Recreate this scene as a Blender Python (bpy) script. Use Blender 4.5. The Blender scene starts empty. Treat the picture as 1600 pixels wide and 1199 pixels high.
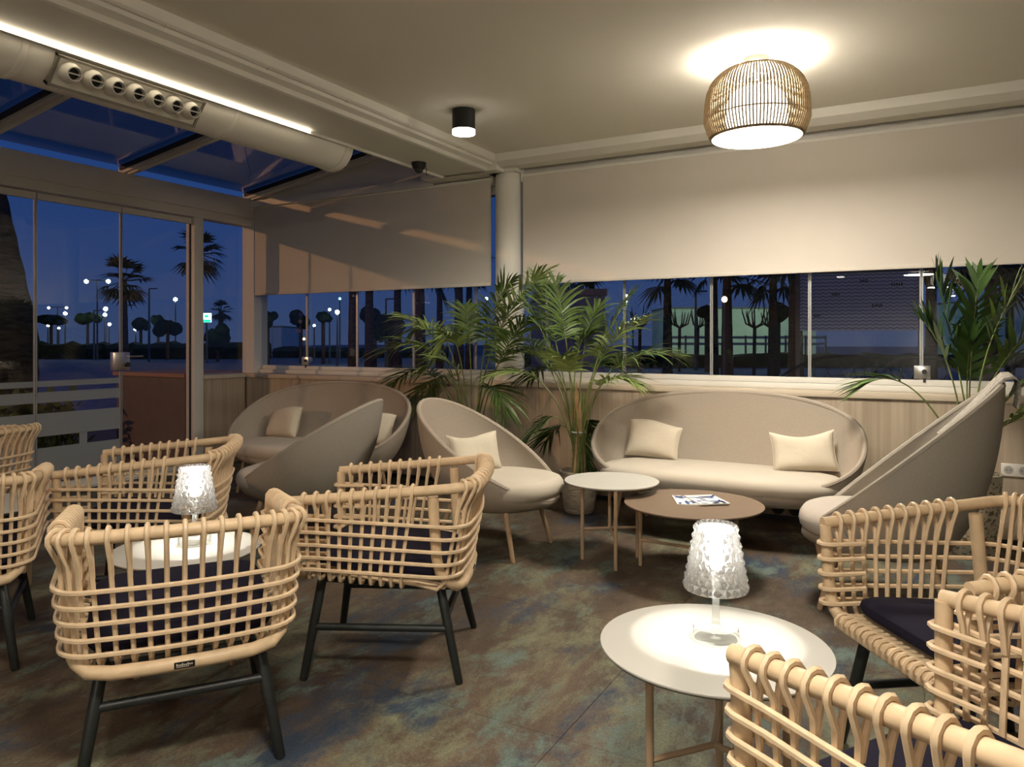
import bpy, bmesh, math, random
from math import sin, cos, pi, radians, atan2, sqrt, hypot
from mathutils import Vector, Matrix

random.seed(7)
SC = bpy.context.scene
COL = SC.collection

# ------------------------------------------------------------------ camera
F_PX, CX, HY, CAMH, TH = 1161.0, 800.0, 532.0, 1.30, radians(29.05)
ST, CT = sin(TH), cos(TH)
cam_d = bpy.data.cameras.new('camera')
cam = bpy.data.objects.new('camera', cam_d)
COL.objects.link(cam)
cam.location = (0, 0, CAMH)
cam.rotation_euler = (radians(90), 0, TH)
cam_d.sensor_width = 36.0
cam_d.sensor_fit = 'HORIZONTAL'
cam_d.lens = 36.0 * F_PX / 1600.0
cam_d.shift_y = -(599.5 - HY) / 1600.0
cam_d.clip_end = 500
SC.camera = cam

# ------------------------------------------------------------------ world, exposure
SC.view_settings.view_transform = 'Standard'
SC.view_settings.look = 'None'
SC.view_settings.gamma = 1.0
SC.view_settings.use_curve_mapping = False
SC.view_settings.exposure = 0.55
w = bpy.data.worlds.new('dusk_sky')
SC.world = w
w.use_nodes = True
nt = w.node_tree
nt.nodes.clear()
wo = nt.nodes.new('ShaderNodeOutputWorld')
bg = nt.nodes.new('ShaderNodeBackground')
tc = nt.nodes.new('ShaderNodeTexCoord')
sp = nt.nodes.new('ShaderNodeSeparateXYZ')
rp = nt.nodes.new('ShaderNodeValToRGB')
nt.links.new(tc.outputs['Generated'], sp.inputs[0])
nt.links.new(sp.outputs['Z'], rp.inputs[0])
nt.links.new(rp.outputs[0], bg.inputs[0])
nt.links.new(bg.outputs[0], wo.inputs[0])
e = rp.color_ramp.elements
e[0].position = 0.0
e[0].color = (0.042, 0.066, 0.150, 1)
e[1].position = 0.6
e[1].color = (0.008, 0.024, 0.105, 1)
k = e.new(0.10)
k.color = (0.024, 0.055, 0.175, 1)
k = e.new(0.22)
k.color = (0.014, 0.046, 0.170, 1)
bg.inputs[1].default_value = 0.69
SC.cycles.use_denoising = True
SC.cycles.max_bounces = 10
SC.cycles.transparent_max_bounces = 24
SC.cycles.sample_clamp_indirect = 4.0
SC.cycles.caustics_reflective = False
SC.cycles.caustics_refractive = False

WARM = (1.0, 0.92, 0.785)
P_PENDANT = 42.0       # W of the ceiling lamp bulbs
P_DOWN = 42.0
P_TABLE = 7.0
E_LED = 8.0
P_STREET = 5300.0

# ------------------------------------------------------------------ photo pixels to places
def cs(lat, d):
    return (-d * ST + lat * CT, d * CT + lat * ST)
def pz(x, y, z):
    "point of the pixel's ray at height z"
    d = (CAMH - z) * F_PX / (y - HY)
    X, Y = cs((x - CX) / F_PX * d, d)
    return Vector((X, Y, z))
def pY(x, y, Y):
    "point of the pixel's ray on the plane Y = const"
    lat = (x - CX) / F_PX
    d = Y / (CT + lat * ST)
    X, _ = cs(lat * d, d)
    return Vector((X, Y, CAMH - (y - HY) * d / F_PX))
def pD(x, y, d):
    X, Y = cs((x - CX) / F_PX * d, d)
    return Vector((X, Y, CAMH - (y - HY) * d / F_PX))
def facing(lat, d):
    "rotation about z that turns local +y into this camera-space direction"
    X, Y = cs(lat, d)
    return atan2(-X, Y)

# ------------------------------------------------------------------ materials
MATS = {}
def newmat(name):
    m = bpy.data.materials.new(name)
    m.use_nodes = True
    return m, m.node_tree, m.node_tree.nodes['Principled BSDF']
def P(name, col, rough=0.6, spec=0.4, metal=0.0, var=0.0, scale=8.0, stretch=(1, 1, 1), bump=0.0, bscale=None,
      emit=None, estr=0.0, coords='Object', trans=0.0, ior=1.45, sheen=0.0):
    if name in MATS:
        return MATS[name]
    m, t, b = newmat(name)
    b.inputs['Base Color'].default_value = (*col, 1)
    b.inputs['Roughness'].default_value = rough
    b.inputs['Specular IOR Level'].default_value = spec
    b.inputs['Metallic'].default_value = metal
    b.inputs['IOR'].default_value = ior
    if trans:
        b.inputs['Transmission Weight'].default_value = trans
    if sheen:
        b.inputs['Sheen Weight'].default_value = sheen
    if emit:
        b.inputs['Emission Color'].default_value = (*emit, 1)
        b.inputs['Emission Strength'].default_value = estr
    if var or bump:
        tcn = t.nodes.new('ShaderNodeTexCoord')
        mp = t.nodes.new('ShaderNodeMapping')
        mp.inputs['Scale'].default_value = stretch
        t.links.new(tcn.outputs[coords], mp.inputs[0])
        n = t.nodes.new('ShaderNodeTexNoise')
        n.inputs['Scale'].default_value = scale
        n.inputs['Detail'].default_value = 5
        t.links.new(mp.outputs[0], n.inputs[0])
        if var:
            mx = t.nodes.new('ShaderNodeMix')
            mx.data_type = 'RGBA'
            mx.inputs['A'].default_value = (*[c * (1 - var) for c in col], 1)
            mx.inputs['B'].default_value = (*[min(1, c * (1 + var)) for c in col], 1)
            rm = t.nodes.new('ShaderNodeMapRange')
            rm.inputs[1].default_value = 0.3
            rm.inputs[2].default_value = 0.7
            t.links.new(n.outputs[0], rm.inputs[0])
            t.links.new(rm.outputs[0], mx.inputs['Factor'])
            t.links.new(mx.outputs['Result'], b.inputs['Base Color'])
        if bump:
            n2 = n
            if bscale:
                n2 = t.nodes.new('ShaderNodeTexNoise')
                n2.inputs['Scale'].default_value = bscale
                n2.inputs['Detail'].default_value = 3
                t.links.new(mp.outputs[0], n2.inputs[0])
            bp = t.nodes.new('ShaderNodeBump')
            bp.inputs['Strength'].default_value = bump
            bp.inputs['Distance'].default_value = 0.01
            t.links.new(n2.outputs[0], bp.inputs['Height'])
            t.links.new(bp.outputs[0], b.inputs['Normal'])
    MATS[name] = m
    return m

def thin_glass(name, tint=(0.93, 0.95, 0.96), refl=1.0, frost=0.0, frostcol=(0.4, 0.4, 0.4)):
    m = bpy.data.materials.new(name)
    m.use_nodes = True
    t = m.node_tree
    t.nodes.clear()
    o = t.nodes.new('ShaderNodeOutputMaterial')
    tr = t.nodes.new('ShaderNodeBsdfTransparent')
    tr.inputs[0].default_value = (*tint, 1)
    gl = t.nodes.new('ShaderNodeBsdfGlossy')
    gl.inputs['Roughness'].default_value = 0.0
    lw = t.nodes.new('ShaderNodeLayerWeight')
    lw.inputs[0].default_value = 0.5
    pw = t.nodes.new('ShaderNodeMath')
    pw.operation = 'POWER'
    pw.inputs[1].default_value = 5.0
    t.links.new(lw.outputs['Facing'], pw.inputs[0])
    ma = t.nodes.new('ShaderNodeMath')
    ma.operation = 'MULTIPLY_ADD'
    ma.inputs[1].default_value = 0.95 * refl
    ma.inputs[2].default_value = 0.042 * refl
    t.links.new(pw.outputs[0], ma.inputs[0])
    mx = t.nodes.new('ShaderNodeMixShader')
    t.links.new(ma.outputs[0], mx.inputs[0])
    t.links.new(tr.outputs[0], mx.inputs[1])
    t.links.new(gl.outputs[0], mx.inputs[2])
    last = mx
    if frost:
        df = t.nodes.new('ShaderNodeBsdfDiffuse')
        df.inputs[0].default_value = (*frostcol, 1)
        m2 = t.nodes.new('ShaderNodeMixShader')
        m2.inputs[0].default_value = frost
        t.links.new(mx.outputs[0], m2.inputs[1])
        t.links.new(df.outputs[0], m2.inputs[2])
        last = m2
    t.links.new(last.outputs[0], o.inputs[0])
    return m

def emat(name, col, s):
    if name in MATS:
        return MATS[name]
    m = bpy.data.materials.new(name)
    m.use_nodes = True
    t = m.node_tree
    t.nodes.clear()
    o = t.nodes.new('ShaderNodeOutputMaterial')
    em = t.nodes.new('ShaderNodeEmission')
    em.inputs[0].default_value = (*col, 1)
    em.inputs[1].default_value = s
    t.links.new(em.outputs[0], o.inputs[0])
    MATS[name] = m
    return m

def wood_panel_mat():
    m, t, b = newmat('light_oak_laminate')
    tcn = t.nodes.new('ShaderNodeTexCoord')
    geo = t.nodes.new('ShaderNodeNewGeometry')
    mp = t.nodes.new('ShaderNodeMapping')
    mp.inputs['Scale'].default_value = (28, 28, 0.7)
    t.links.new(geo.outputs['Position'], mp.inputs[0])
    n = t.nodes.new('ShaderNodeTexNoise')
    n.inputs['Scale'].default_value = 1.0
    n.inputs['Detail'].default_value = 6
    n.inputs['Distortion'].default_value = 0.6
    t.links.new(mp.outputs[0], n.inputs[0])
    r = t.nodes.new('ShaderNodeValToRGB')
    r.color_ramp.elements[0].position = 0.32
    r.color_ramp.elements[0].color = (0.39, 0.31, 0.225, 1)
    r.color_ramp.elements[1].position = 0.72
    r.color_ramp.elements[1].color = (0.53, 0.43, 0.33, 1)
    t.links.new(n.outputs[0], r.inputs[0])
    t.links.new(r.outputs[0], b.inputs['Base Color'])
    b.inputs['Roughness'].default_value = 0.5
    b.inputs['Specular IOR Level'].default_value = 0.3
    return m

def carpet_mat():
    m, t, b = newmat('mottled_carpet')
    geo = t.nodes.new('ShaderNodeNewGeometry')
    mp = t.nodes.new('ShaderNodeMapping')
    mp.inputs['Scale'].default_value = (1.0, 0.55, 1.0)
    mp.inputs['Rotation'].default_value = (0, 0, radians(-18))
    t.links.new(geo.outputs['Position'], mp.inputs[0])
    def noise(scale, detail, seed, rough=0.6, dist=0.0):
        n = t.nodes.new('ShaderNodeTexNoise')
        n.noise_dimensions = '4D'
        n.inputs['W'].default_value = seed
        n.inputs['Scale'].default_value = scale
        n.inputs['Detail'].default_value = detail
        n.inputs['Roughness'].default_value = rough
        n.inputs['Distortion'].default_value = dist
        t.links.new(mp.outputs[0], n.inputs[0])
        return n
    def ramp(src, p0, p1):
        r = t.nodes.new('ShaderNodeMapRange')
        r.inputs[1].default_value = p0
        r.inputs[2].default_value = p1
        t.links.new(src.outputs[0], r.inputs[0])
        return r
    def mix(fac, a, bcol):
        x = t.nodes.new('ShaderNodeMix')
        x.data_type = 'RGBA'
        t.links.new(fac.outputs[0], x.inputs['Factor'])
        if isinstance(a, tuple):
            x.inputs['A'].default_value = (*a, 1)
        else:
            t.links.new(a.outputs['Result'], x.inputs['A'])
        x.inputs['B'].default_value = (*bcol, 1)
        return x
    c = mix(ramp(noise(3.4, 8, 1.0, 0.7), 0.36, 0.66), (0.048, 0.033, 0.023), (0.155, 0.110, 0.075))
    c = mix(ramp(noise(2.1, 10, 4.0, 0.76, 0.35), 0.495, 0.615), c, (0.215, 0.220, 0.142))
    c = mix(ramp(noise(2.6, 10, 9.0, 0.76, 0.3), 0.525, 0.625), c, (0.038, 0.054, 0.084))
    c = mix(ramp(noise(3.9, 9, 15.0, 0.74, 0.2), 0.535, 0.635), c, (0.140, 0.185, 0.160))
    fine = noise(150, 3, 2.0)
    mm = t.nodes.new('ShaderNodeMix')
    mm.data_type = 'RGBA'
    mm.blend_type = 'MULTIPLY'
    mm.inputs['Factor'].default_value = 0.8
    t.links.new(c.outputs['Result'], mm.inputs['A'])
    fr = ramp(fine, 0.2, 0.75)
    fr.inputs[3].default_value = 0.35
    fr.inputs[4].default_value = 1.35
    t.links.new(fr.outputs[0], mm.inputs['B'])
    t.links.new(mm.outputs['Result'], b.inputs['Base Color'])
    bp = t.nodes.new('ShaderNodeBump')
    bp.inputs['Strength'].default_value = 0.35
    bp.inputs['Distance'].default_value = 0.004
    t.links.new(fine.outputs[0], bp.inputs['Height'])
    t.links.new(bp.outputs[0], b.inputs['Normal'])
    b.inputs['Roughness'].default_value = 0.62
    b.inputs['Specular IOR Level'].default_value = 0.28
    return m

WHITE = P('white_paint', (0.80, 0.77, 0.70), 0.55, 0.3, var=0.02, scale=3)
CEIL = P('ceiling_paint', (0.82, 0.78, 0.69), 0.8, 0.15, var=0.015, scale=1.5)
FRAME = P('white_aluminium', (0.74, 0.71, 0.65), 0.4, 0.4)
GREYALU = P('grey_aluminium', (0.45, 0.45, 0.45), 0.35, 0.5, 0.5)
OAK = wood_panel_mat()
LEDGE = P('pale_oak_edge', (0.62, 0.52, 0.40), 0.45, 0.35, var=0.08, scale=3, stretch=(1, 20, 20))
CARPET = carpet_mat()
BLIND = P('blind_fabric', (0.66, 0.60, 0.53), 0.85, 0.1, var=0.015, scale=4, bump=0.05, bscale=600)
GLASS = thin_glass('window_glass')
ROOFGLASS = thin_glass('roof_glass', (0.62, 0.63, 0.64), 2.4)
ACRYLIC = thin_glass('clear_acrylic', (0.97, 0.98, 0.97), 1.6, 0.16, (0.75, 0.75, 0.72))
FROST = thin_glass('frosted_band', frost=0.62, frostcol=(0.42, 0.44, 0.46))
RATTAN = P('peeled_rattan', (0.61, 0.45, 0.285), 0.42, 0.4, var=0.13, scale=22, stretch=(1, 1, 1), bump=0.08, bscale=60)
RATTAN2 = P('rattan_cane', (0.65, 0.49, 0.32), 0.4, 0.4, var=0.10, scale=30)
BLACKWOOD = P('black_stained_wood', (0.016, 0.018, 0.017), 0.42, 0.4, var=0.2, scale=20)
NAVY = P('navy_cloth', (0.012, 0.0105, 0.022), 0.9, 0.15, bump=0.15, bscale=500)
SHELLF = P('taupe_weave', (0.37, 0.315, 0.258), 0.9, 0.15, var=0.07, scale=160, bump=0.35, bscale=260)
SHELLG = P('grey_taupe_weave', (0.33, 0.295, 0.25), 0.9, 0.15, var=0.07, scale=160, bump=0.35, bscale=260)
CUSH = P('cream_cloth', (0.53, 0.475, 0.395), 0.9, 0.15, var=0.03, scale=5, bump=0.12, bscale=240)
CUSHG = P('grey_seat_cloth', (0.45, 0.40, 0.35), 0.9, 0.15, var=0.03, scale=5, bump=0.12, bscale=240)
PILLOW = P('pillow_cloth', (0.59, 0.525, 0.42), 0.9, 0.15, var=0.04, scale=6, bump=0.35, bscale=14)
LEGWOOD = P('beige_leg', (0.42, 0.29, 0.18), 0.5, 0.35, var=0.08, scale=20)
TWHITE = P('white_tabletop', (0.52, 0.50, 0.455), 0.4, 0.4)
TBROWN = P('brown_tabletop', (0.20, 0.14, 0.098), 0.42, 0.4, var=0.04, scale=6)
TBEIGE = P('beige_metal', (0.40, 0.285, 0.185), 0.45, 0.4)
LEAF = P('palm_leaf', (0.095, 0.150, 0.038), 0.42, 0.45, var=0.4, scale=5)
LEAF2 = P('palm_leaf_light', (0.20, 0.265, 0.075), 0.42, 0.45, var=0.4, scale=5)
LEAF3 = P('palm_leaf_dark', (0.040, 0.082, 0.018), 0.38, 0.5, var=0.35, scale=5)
STEM = P('palm_stem', (0.16, 0.19, 0.06), 0.5, 0.4, var=0.3, scale=14)
DRY = P('dry_sheath', (0.42, 0.27, 0.14), 0.8, 0.2, var=0.3, scale=14)
SOIL = P('soil', (0.035, 0.024, 0.016), 0.95, 0.1, var=0.4, scale=30, bump=0.8)
POTM = P('rough_plaster_pot', (0.46, 0.39, 0.30), 0.85, 0.2, var=0.28, scale=14, stretch=(1, 1, 4), bump=0.9, bscale=16)
BLACK = P('matt_black', (0.014, 0.014, 0.014), 0.5, 0.4)
DARK = P('dark_plastic', (0.03, 0.03, 0.03), 0.35, 0.5)
STEEL = P('brushed_steel', (0.62, 0.60, 0.57), 0.28, 0.5, 0.9)
CRYSTAL = P('clear_crystal', (1, 1, 1), 0.0, 0.5, trans=1.0, ior=1.49)
def shade_mat():
    m = bpy.data.materials.new('cut_crystal')
    m.use_nodes = True
    t = m.node_tree
    t.nodes.clear()
    o = t.nodes.new('ShaderNodeOutputMaterial')
    gl = t.nodes.new('ShaderNodeBsdfGlass')
    gl.inputs['IOR'].default_value = 1.5
    tr = t.nodes.new('ShaderNodeBsdfTransparent')
    tl = t.nodes.new('ShaderNodeBsdfTranslucent')
    tl.inputs[0].default_value = (0.95, 0.94, 0.9, 1)
    a = t.nodes.new('ShaderNodeMixShader')
    a.inputs[0].default_value = 0.25
    b = t.nodes.new('ShaderNodeMixShader')
    b.inputs[0].default_value = 0.12
    t.links.new(gl.outputs[0], a.inputs[1])
    t.links.new(tr.outputs[0], a.inputs[2])
    t.links.new(a.outputs[0], b.inputs[1])
    t.links.new(tl.outputs[0], b.inputs[2])
    t.links.new(b.outputs[0], o.inputs[0])
    return m
SHADEM = shade_mat()
CORD = P('jute_cord', (0.37, 0.28, 0.175), 0.85, 0.2, var=0.3, scale=120, bump=0.6)
REDBROWN = P('red_brown_cladding', (0.17, 0.13, 0.112), 0.7, 0.3, var=0.08, scale=10)
TAG = P('black_tag', (0.01, 0.01, 0.01), 0.5, 0.3)
TAGTXT = P('tag_print', (0.55, 0.5, 0.42), 0.5, 0.3)
PAPER = P('paper_white', (0.75, 0.74, 0.72), 0.5, 0.3)
BLUE = P('blue_print', (0.035, 0.075, 0.22), 0.5, 0.3)
THROW = P('grey_knit', (0.36, 0.33, 0.29), 0.95, 0.1, var=0.12, scale=70, bump=0.7, bscale=120)

# ------------------------------------------------------------------ mesh helpers
class MB:
    def __init__(s):
        s.v, s.f = [], []
    def add(s, vs, fs):
        o = len(s.v)
        s.v += [tuple(v) for v in vs]
        s.f += [tuple(i + o for i in f) for f in fs]
        return s
    def box(s, a, b):
        (x0, y0, z0), (x1, y1, z1) = a, b
        x0, x1 = min(x0, x1), max(x0, x1)
        y0, y1 = min(y0, y1), max(y0, y1)
        z0, z1 = min(z0, z1), max(z0, z1)
        return s.add([(x0, y0, z0), (x1, y0, z0), (x1, y1, z0), (x0, y1, z0), (x0, y0, z1), (x1, y0, z1), (x1, y1, z1), (x0, y1, z1)],
                     [(3, 2, 1, 0), (4, 5, 6, 7), (0, 1, 5, 4), (1, 2, 6, 5), (2, 3, 7, 6), (3, 0, 4, 7)])
    def prism(s, poly, axis, a, b):
        "poly in the two other axes, extruded along axis"
        n = len(poly)
        def mk(p, t):
            if axis == 'x': return (t, p[0], p[1])
            if axis == 'y': return (p[0], t, p[1])
            return (p[0], p[1], t)
        vs = [mk(p, a) for p in poly] + [mk(p, b) for p in poly]
        fs = [(i, (i + 1) % n, n + (i + 1) % n, n + i) for i in range(n)]
        fs += [tuple(range(n))[::-1], tuple(range(n, 2 * n))]
        return s.add(vs, fs)
    def tube(s, pts, r, sides=8, closed=False, caps=True, rs=None):
        pts = [Vector(p) for p in pts]
        n = len(pts)
        if rs is None:
            rs = [r] * n
        tang = []
        for i in range(n):
            if closed:
                t = pts[(i + 1) % n] - pts[i - 1]
            else:
                t = pts[min(i + 1, n - 1)] - pts[max(i - 1, 0)]
            if t.length < 1e-9:
                t = Vector((0, 0, 1))
            tang.append(t.normalized())
        up = Vector((0, 0, 1)) if abs(tang[0].z) < 0.9 else Vector((1, 0, 0))
        nrm = (up - tang[0] * up.dot(tang[0])).normalized()
        vs = []
        for i in range(n):
            if i:
                nrm = nrm - tang[i] * nrm.dot(tang[i])
                nrm = nrm.normalized() if nrm.length > 1e-6 else tang[i].orthogonal().normalized()
            bi = tang[i].cross(nrm)
            for k in range(sides):
                a = 2 * pi * k / sides
                vs.append(pts[i] + (nrm * cos(a) + bi * sin(a)) * rs[i])
        fs = []
        m = n if closed else n - 1
        for i in range(m):
            j = (i + 1) % n
            for k in range(sides):
                k2 = (k + 1) % sides
                fs.append((i * sides + k, i * sides + k2, j * sides + k2, j * sides + k))
        if caps and not closed:
            fs.append(tuple(range(sides))[::-1])
            fs.append(tuple((n - 1) * sides + k for k in range(sides)))
        return s.add(vs, fs)
    def lathe(s, prof, n=32, cx=0, cy=0, capb=True, capt=True):
        vs = []
        for r, z in prof:
            for k in range(n):
                a = 2 * pi * k / n
                vs.append((cx + r * cos(a), cy + r * sin(a), z))
        fs = []
        for i in range(len(prof) - 1):
            for k in range(n):
                k2 = (k + 1) % n
                fs.append((i * n + k, i * n + k2, (i + 1) * n + k2, (i + 1) * n + k))
        if capb: fs.append(tuple(range(n))[::-1])
        if capt: fs.append(tuple((len(prof) - 1) * n + k for k in range(n)))
        return s.add(vs, fs)
    def grid(s, P_, nu, nv, wrapu=False):
        vs = [P_(i, j) for j in range(nv) for i in range(nu)]
        fs = []
        for j in range(nv - 1):
            for i in range(nu if wrapu else nu - 1):
                i2 = (i + 1) % nu
                fs.append((j * nu + i, j * nu + i2, (j + 1) * nu + i2, (j + 1) * nu + i))
        return s.add(vs, fs)
    def mesh(s, name, mat, smooth=True, angle=40):
        me = bpy.data.meshes.new(name)
        me.from_pydata(s.v, [], s.f)
        me.validate()
        if mat: me.materials.append(mat)
        if smooth:
            me.polygons.foreach_set('use_smooth', [True] * len(me.polygons))
            me.set_sharp_from_angle(angle=radians(angle))
        me.update()
        return me
    def obj(s, name, mat, parent=None, smooth=True, angle=40, loc=None, rotz=0.0, bevel=0.0):
        o = bpy.data.objects.new(name, s.mesh(name, mat, smooth, angle))
        if bevel:
            bm = bmesh.new()
            bm.from_mesh(o.data)
            bmesh.ops.recalc_face_normals(bm, faces=bm.faces)
            bmesh.ops.bevel(bm, geom=[e for e in bm.edges if e.is_manifold and e.calc_face_angle(0) > 0.5], offset=bevel, segments=2, affect='EDGES', profile=0.5)
            bm.to_mesh(o.data)
            bm.free()
            o.data.polygons.foreach_set('use_smooth', [True] * len(o.data.polygons))
            o.data.set_sharp_from_angle(angle=radians(angle))
        COL.objects.link(o)
        if parent: o.parent = parent
        if loc is not None: o.location = loc
        o.rotation_euler[2] = rotz
        return o

def tag(o, label=None, cat=None, group=None, kind=None):
    if label: o['label'] = label
    if cat: o['category'] = cat
    if group: o['group'] = group
    if kind: o['kind'] = kind
    return o
def empty(name, loc=(0, 0, 0), rotz=0.0, parent=None):
    o = bpy.data.objects.new(name, None)
    o.empty_display_size = 0.1
    COL.objects.link(o)
    o.location = loc
    o.rotation_euler[2] = rotz
    if parent: o.parent = parent
    return o
def thing(name, label, cat, loc=(0, 0, 0), rotz=0.0, group=None):
    return tag(empty(name, loc, rotz), label, cat, group)
def struct(name, mb, mat, parent=None, **kw):
    o = mb.obj(name, mat, parent, **kw)
    o['kind'] = 'structure'
    return o
def structe(name, loc=(0, 0, 0)):
    return tag(empty(name, loc), kind='structure')
def dup(root, loc, rotz, label=None, group=None, cat=None):
    r = root.copy()
    COL.objects.link(r)
    r.location = loc
    r.rotation_euler[2] = rotz
    if label: r['label'] = label
    if group: r['group'] = group
    for ch in list(root.children):
        c = ch.copy()
        COL.objects.link(c)
        c.parent = r
        for g in list(ch.children):
            d = g.copy()
            COL.objects.link(d)
            d.parent = c
    return r
def light(name, kind, loc, power, col=WARM, size=0.1, parent=None, spot=None, blend=0.3, rot=None):
    l = bpy.data.lights.new(name, kind)
    l.energy = power
    l.color = col
    if kind in ('POINT', 'SPOT'):
        l.shadow_soft_size = size
    if kind == 'SPOT':
        l.spot_size = spot
        l.spot_blend = blend
    if kind == 'AREA':
        l.shape = 'DISK'
        l.size = size
    o = bpy.data.objects.new(name, l)
    COL.objects.link(o)
    o.location = loc
    if rot: o.rotation_euler = rot
    if parent: o.parent = parent
    return o
def bez(p0, p1, p2, n):
    p0, p1, p2 = Vector(p0), Vector(p1), Vector(p2)
    return [p0 * (1 - t) ** 2 + p1 * 2 * t * (1 - t) + p2 * t * t for t in [i / (n - 1) for i in range(n)]]
def lerp(a, b, t):
    return a + (b - a) * t

# ================================================================== THE ROOM
XL, XR, YB, YF = -6.45, 3.4, 5.65, -12.4     # left panel face, right wall, back panel face, wall behind
YG = -2.6                                    # rear end of the glazed bay
WY = 5.85                                    # window glass plane
ZC, ZS, ZBL = 2.90, 2.77, 1.80               # ceiling, soffit, bottom of blinds

# floor: slab and carpet tiles
floor = struct('floor', MB().box((-6.75, YF, -0.12), (XR, 6.0, -0.012)), P('floor_joint', (0.20, 0.17, 0.13), 0.9))
TW = 1.04
tile = None
nx0, ny0 = int(math.floor((-6.72 + 1.04) / TW)) - 1, int(math.floor(YF / TW))
for i in range(nx0 - 1, 5):
    for j in range(ny0, 6):
        x0, x1 = -1.04 + i * TW, -1.04 + (i + 1) * TW
        y0, y1 = 0.12 + j * TW, 0.12 + (j + 1) * TW
        x0, x1 = max(x0, -6.70), min(x1, XR)
        y0, y1 = max(y0, YF), min(y1, 5.66)
        if x1 - x0 < 0.02 or y1 - y0 < 0.02: continue
        g = 0.0011
        MB().box((x0 + g, y0 + g, -0.02), (x1 - g, y1 - g, 0.0)).obj('carpet_tile', CARPET, floor, smooth=False)

# main ceiling and stepped beam and soffit
ceiling = struct('ceiling', MB().box((-3.22, YF, ZC), (XR, 5.95, ZC + 0.12)), CEIL, smooth=False)
beam = MB()
beam.prism([(-3.22, ZC + 0.1), (-3.22, 2.845), (-3.235, 2.835), (-3.255, 2.835), (-3.262, 2.815), (-3.31, 2.80), (-3.325, 2.775), (-3.345, ZS),
            (-3.765, ZS), (-3.765, ZS + 0.5), (-3.70, ZS + 0.5), (-3.70, ZC + 0.1)], 'y', YF, 5.55)
struct('trim_1', beam, WHITE, smooth=False)
joints = [4.95, 4.3, 3.65, 3.0, 2.35, 1.7, 1.05]
tr = bpy.data.objects['trim_1']
for y in joints:
    MB().box((-3.252, y - 0.006, 2.83), (-3.222, y + 0.006, 2.90)).obj('trim_clip', WHITE, tr, smooth=False)

# beam over the windows, column
struct('trim_2', MB().prism([(5.50, ZC + 0.02), (5.50, 2.835), (5.58, 2.80), (5.72, 2.80), (5.72, ZC + 0.02)], 'x', -3.22, XR), WHITE, smooth=False)
struct('trim_3', MB().box((-4.02, 5.52, ZS), (-3.22, 5.90, ZS + 0.5)), WHITE, smooth=False)
colm = struct('column', MB().lathe([(0.128, 0.93), (0.128, 2.86)], 40, -3.235, 5.785), WHITE)
colm['label'] = 'round white column between the two windows'
MB().box((-3.376, 5.64, 2.77), (-3.096, 5.90, 2.92)).obj('column_head', WHITE, colm, smooth=False)

# right and rear walls (out of view)
struct('wall_right', MB().box((XR, YF, -0.02), (XR + 0.12, 6.0, ZC + 0.1)), WHITE, smooth=False)
struct('wall_front', MB().box((-6.75, YF - 0.12, -0.02), (XR + 0.12, YF, 3.4)), WHITE, smooth=False)

struct('wall_left_rear', MB().box((-6.75, YF, -0.02), (-6.63, YG, 3.0)).box((-6.75, YG - 0.1, 2.80), (-3.70, YG, 3.36)), WHITE, smooth=False)
struct('ceiling_rear', MB().box((-6.75, YF, ZC), (-3.70, YG, ZC + 0.12)), CEIL, smooth=False)

# back wall: low panelled wall with ledge
wb = struct('wall_back', MB().box((-6.75, YB + 0.02, -0.02), (XR, 5.98, 0.90)), P('wall_core', (0.30, 0.23, 0.16), 0.8), smooth=False)
xs = [-6.43, -5.64, -4.44, -3.24, -2.04, -0.84, 0.36, 1.56, 2.76, XR]
for a, b in zip(xs[:-1], xs[1:]):
    MB().box((a + 0.0015, YB, 0.035), (b - 0.0015, YB + 0.022, 0.90)).obj('panel', OAK, wb, smooth=False)
struct('baseboard_back', MB().box((-6.43, YB - 0.004, -0.005), (XR, YB + 0.02, 0.034)), DARK, smooth=False)
struct('trim_4', MB().box((-6.62, YB - 0.018, 0.90), (XR, 5.99, 0.943)), LEDGE, smooth=False, bevel=0.004)

# back windows: frame rails, panes, locks
def back_window(n, x0, x1, cuts, lock_x):
    wdw = structe('window_%d' % n, ((x0 + x1) / 2, WY, 0.943))
    off = Vector(wdw.location)
    def L(mb): 
        mb.v = [tuple(Vector(v) - off) for v in mb.v]
        return mb
    L(MB().box((x0, WY - 0.055, 0.943), (x1, WY + 0.06, 0.985))).obj('sill_rail', FRAME, wdw, smooth=False, bevel=0.004)
    L(MB().box((x0, WY - 0.030, 0.986), (x1, WY + 0.03, 1.028))).obj('glass_rail', FRAME, wdw, smooth=False, bevel=0.004)
    L(MB().box((x0, WY - 0.05, 2.62), (x1, WY + 0.06, 2.95))).obj('head_rail', FRAME, wdw, smooth=False)
    e = [x0] + cuts + [x1]
    for a, b in zip(e[:-1], e[1:]):
        L(MB().box((a + 0.004, WY - 0.005, 1.02), (b - 0.004, WY + 0.005, 2.63))).obj('pane', GLASS, wdw, smooth=False)
    for c in cuts:
        L(MB().box((c - 0.011, WY - 0.008, 1.02), (c - 0.0015, WY + 0.008, 2.63)).box((c + 0.0015, WY - 0.008, 1.02), (c + 0.011, WY + 0.008, 2.63))).obj('pane_edge', GREYALU, wdw, smooth=False)
    lk = L(MB().box((lock_x - 0.045, WY - 0.03, 1.035), (lock_x + 0.055, WY + 0.02, 1.125))).obj('lock_plate', STEEL, wdw, smooth=False, bevel=0.004)
    kc = MB().tube([(lock_x + 0.018, WY - 0.045, 1.085), (lock_x + 0.018, WY - 0.02, 1.085)], 0.016, 12)
    kc.box((lock_x + 0.01, WY - 0.035, 1.01), (lock_x + 0.026, WY - 0.02, 1.04))
    L(kc).obj('lock_cylinder', DARK, lk, smooth=True)
back_window(1, -6.42, -3.36, [-5.74, -5.05, -4.34, -3.63], -5.75)
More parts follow.
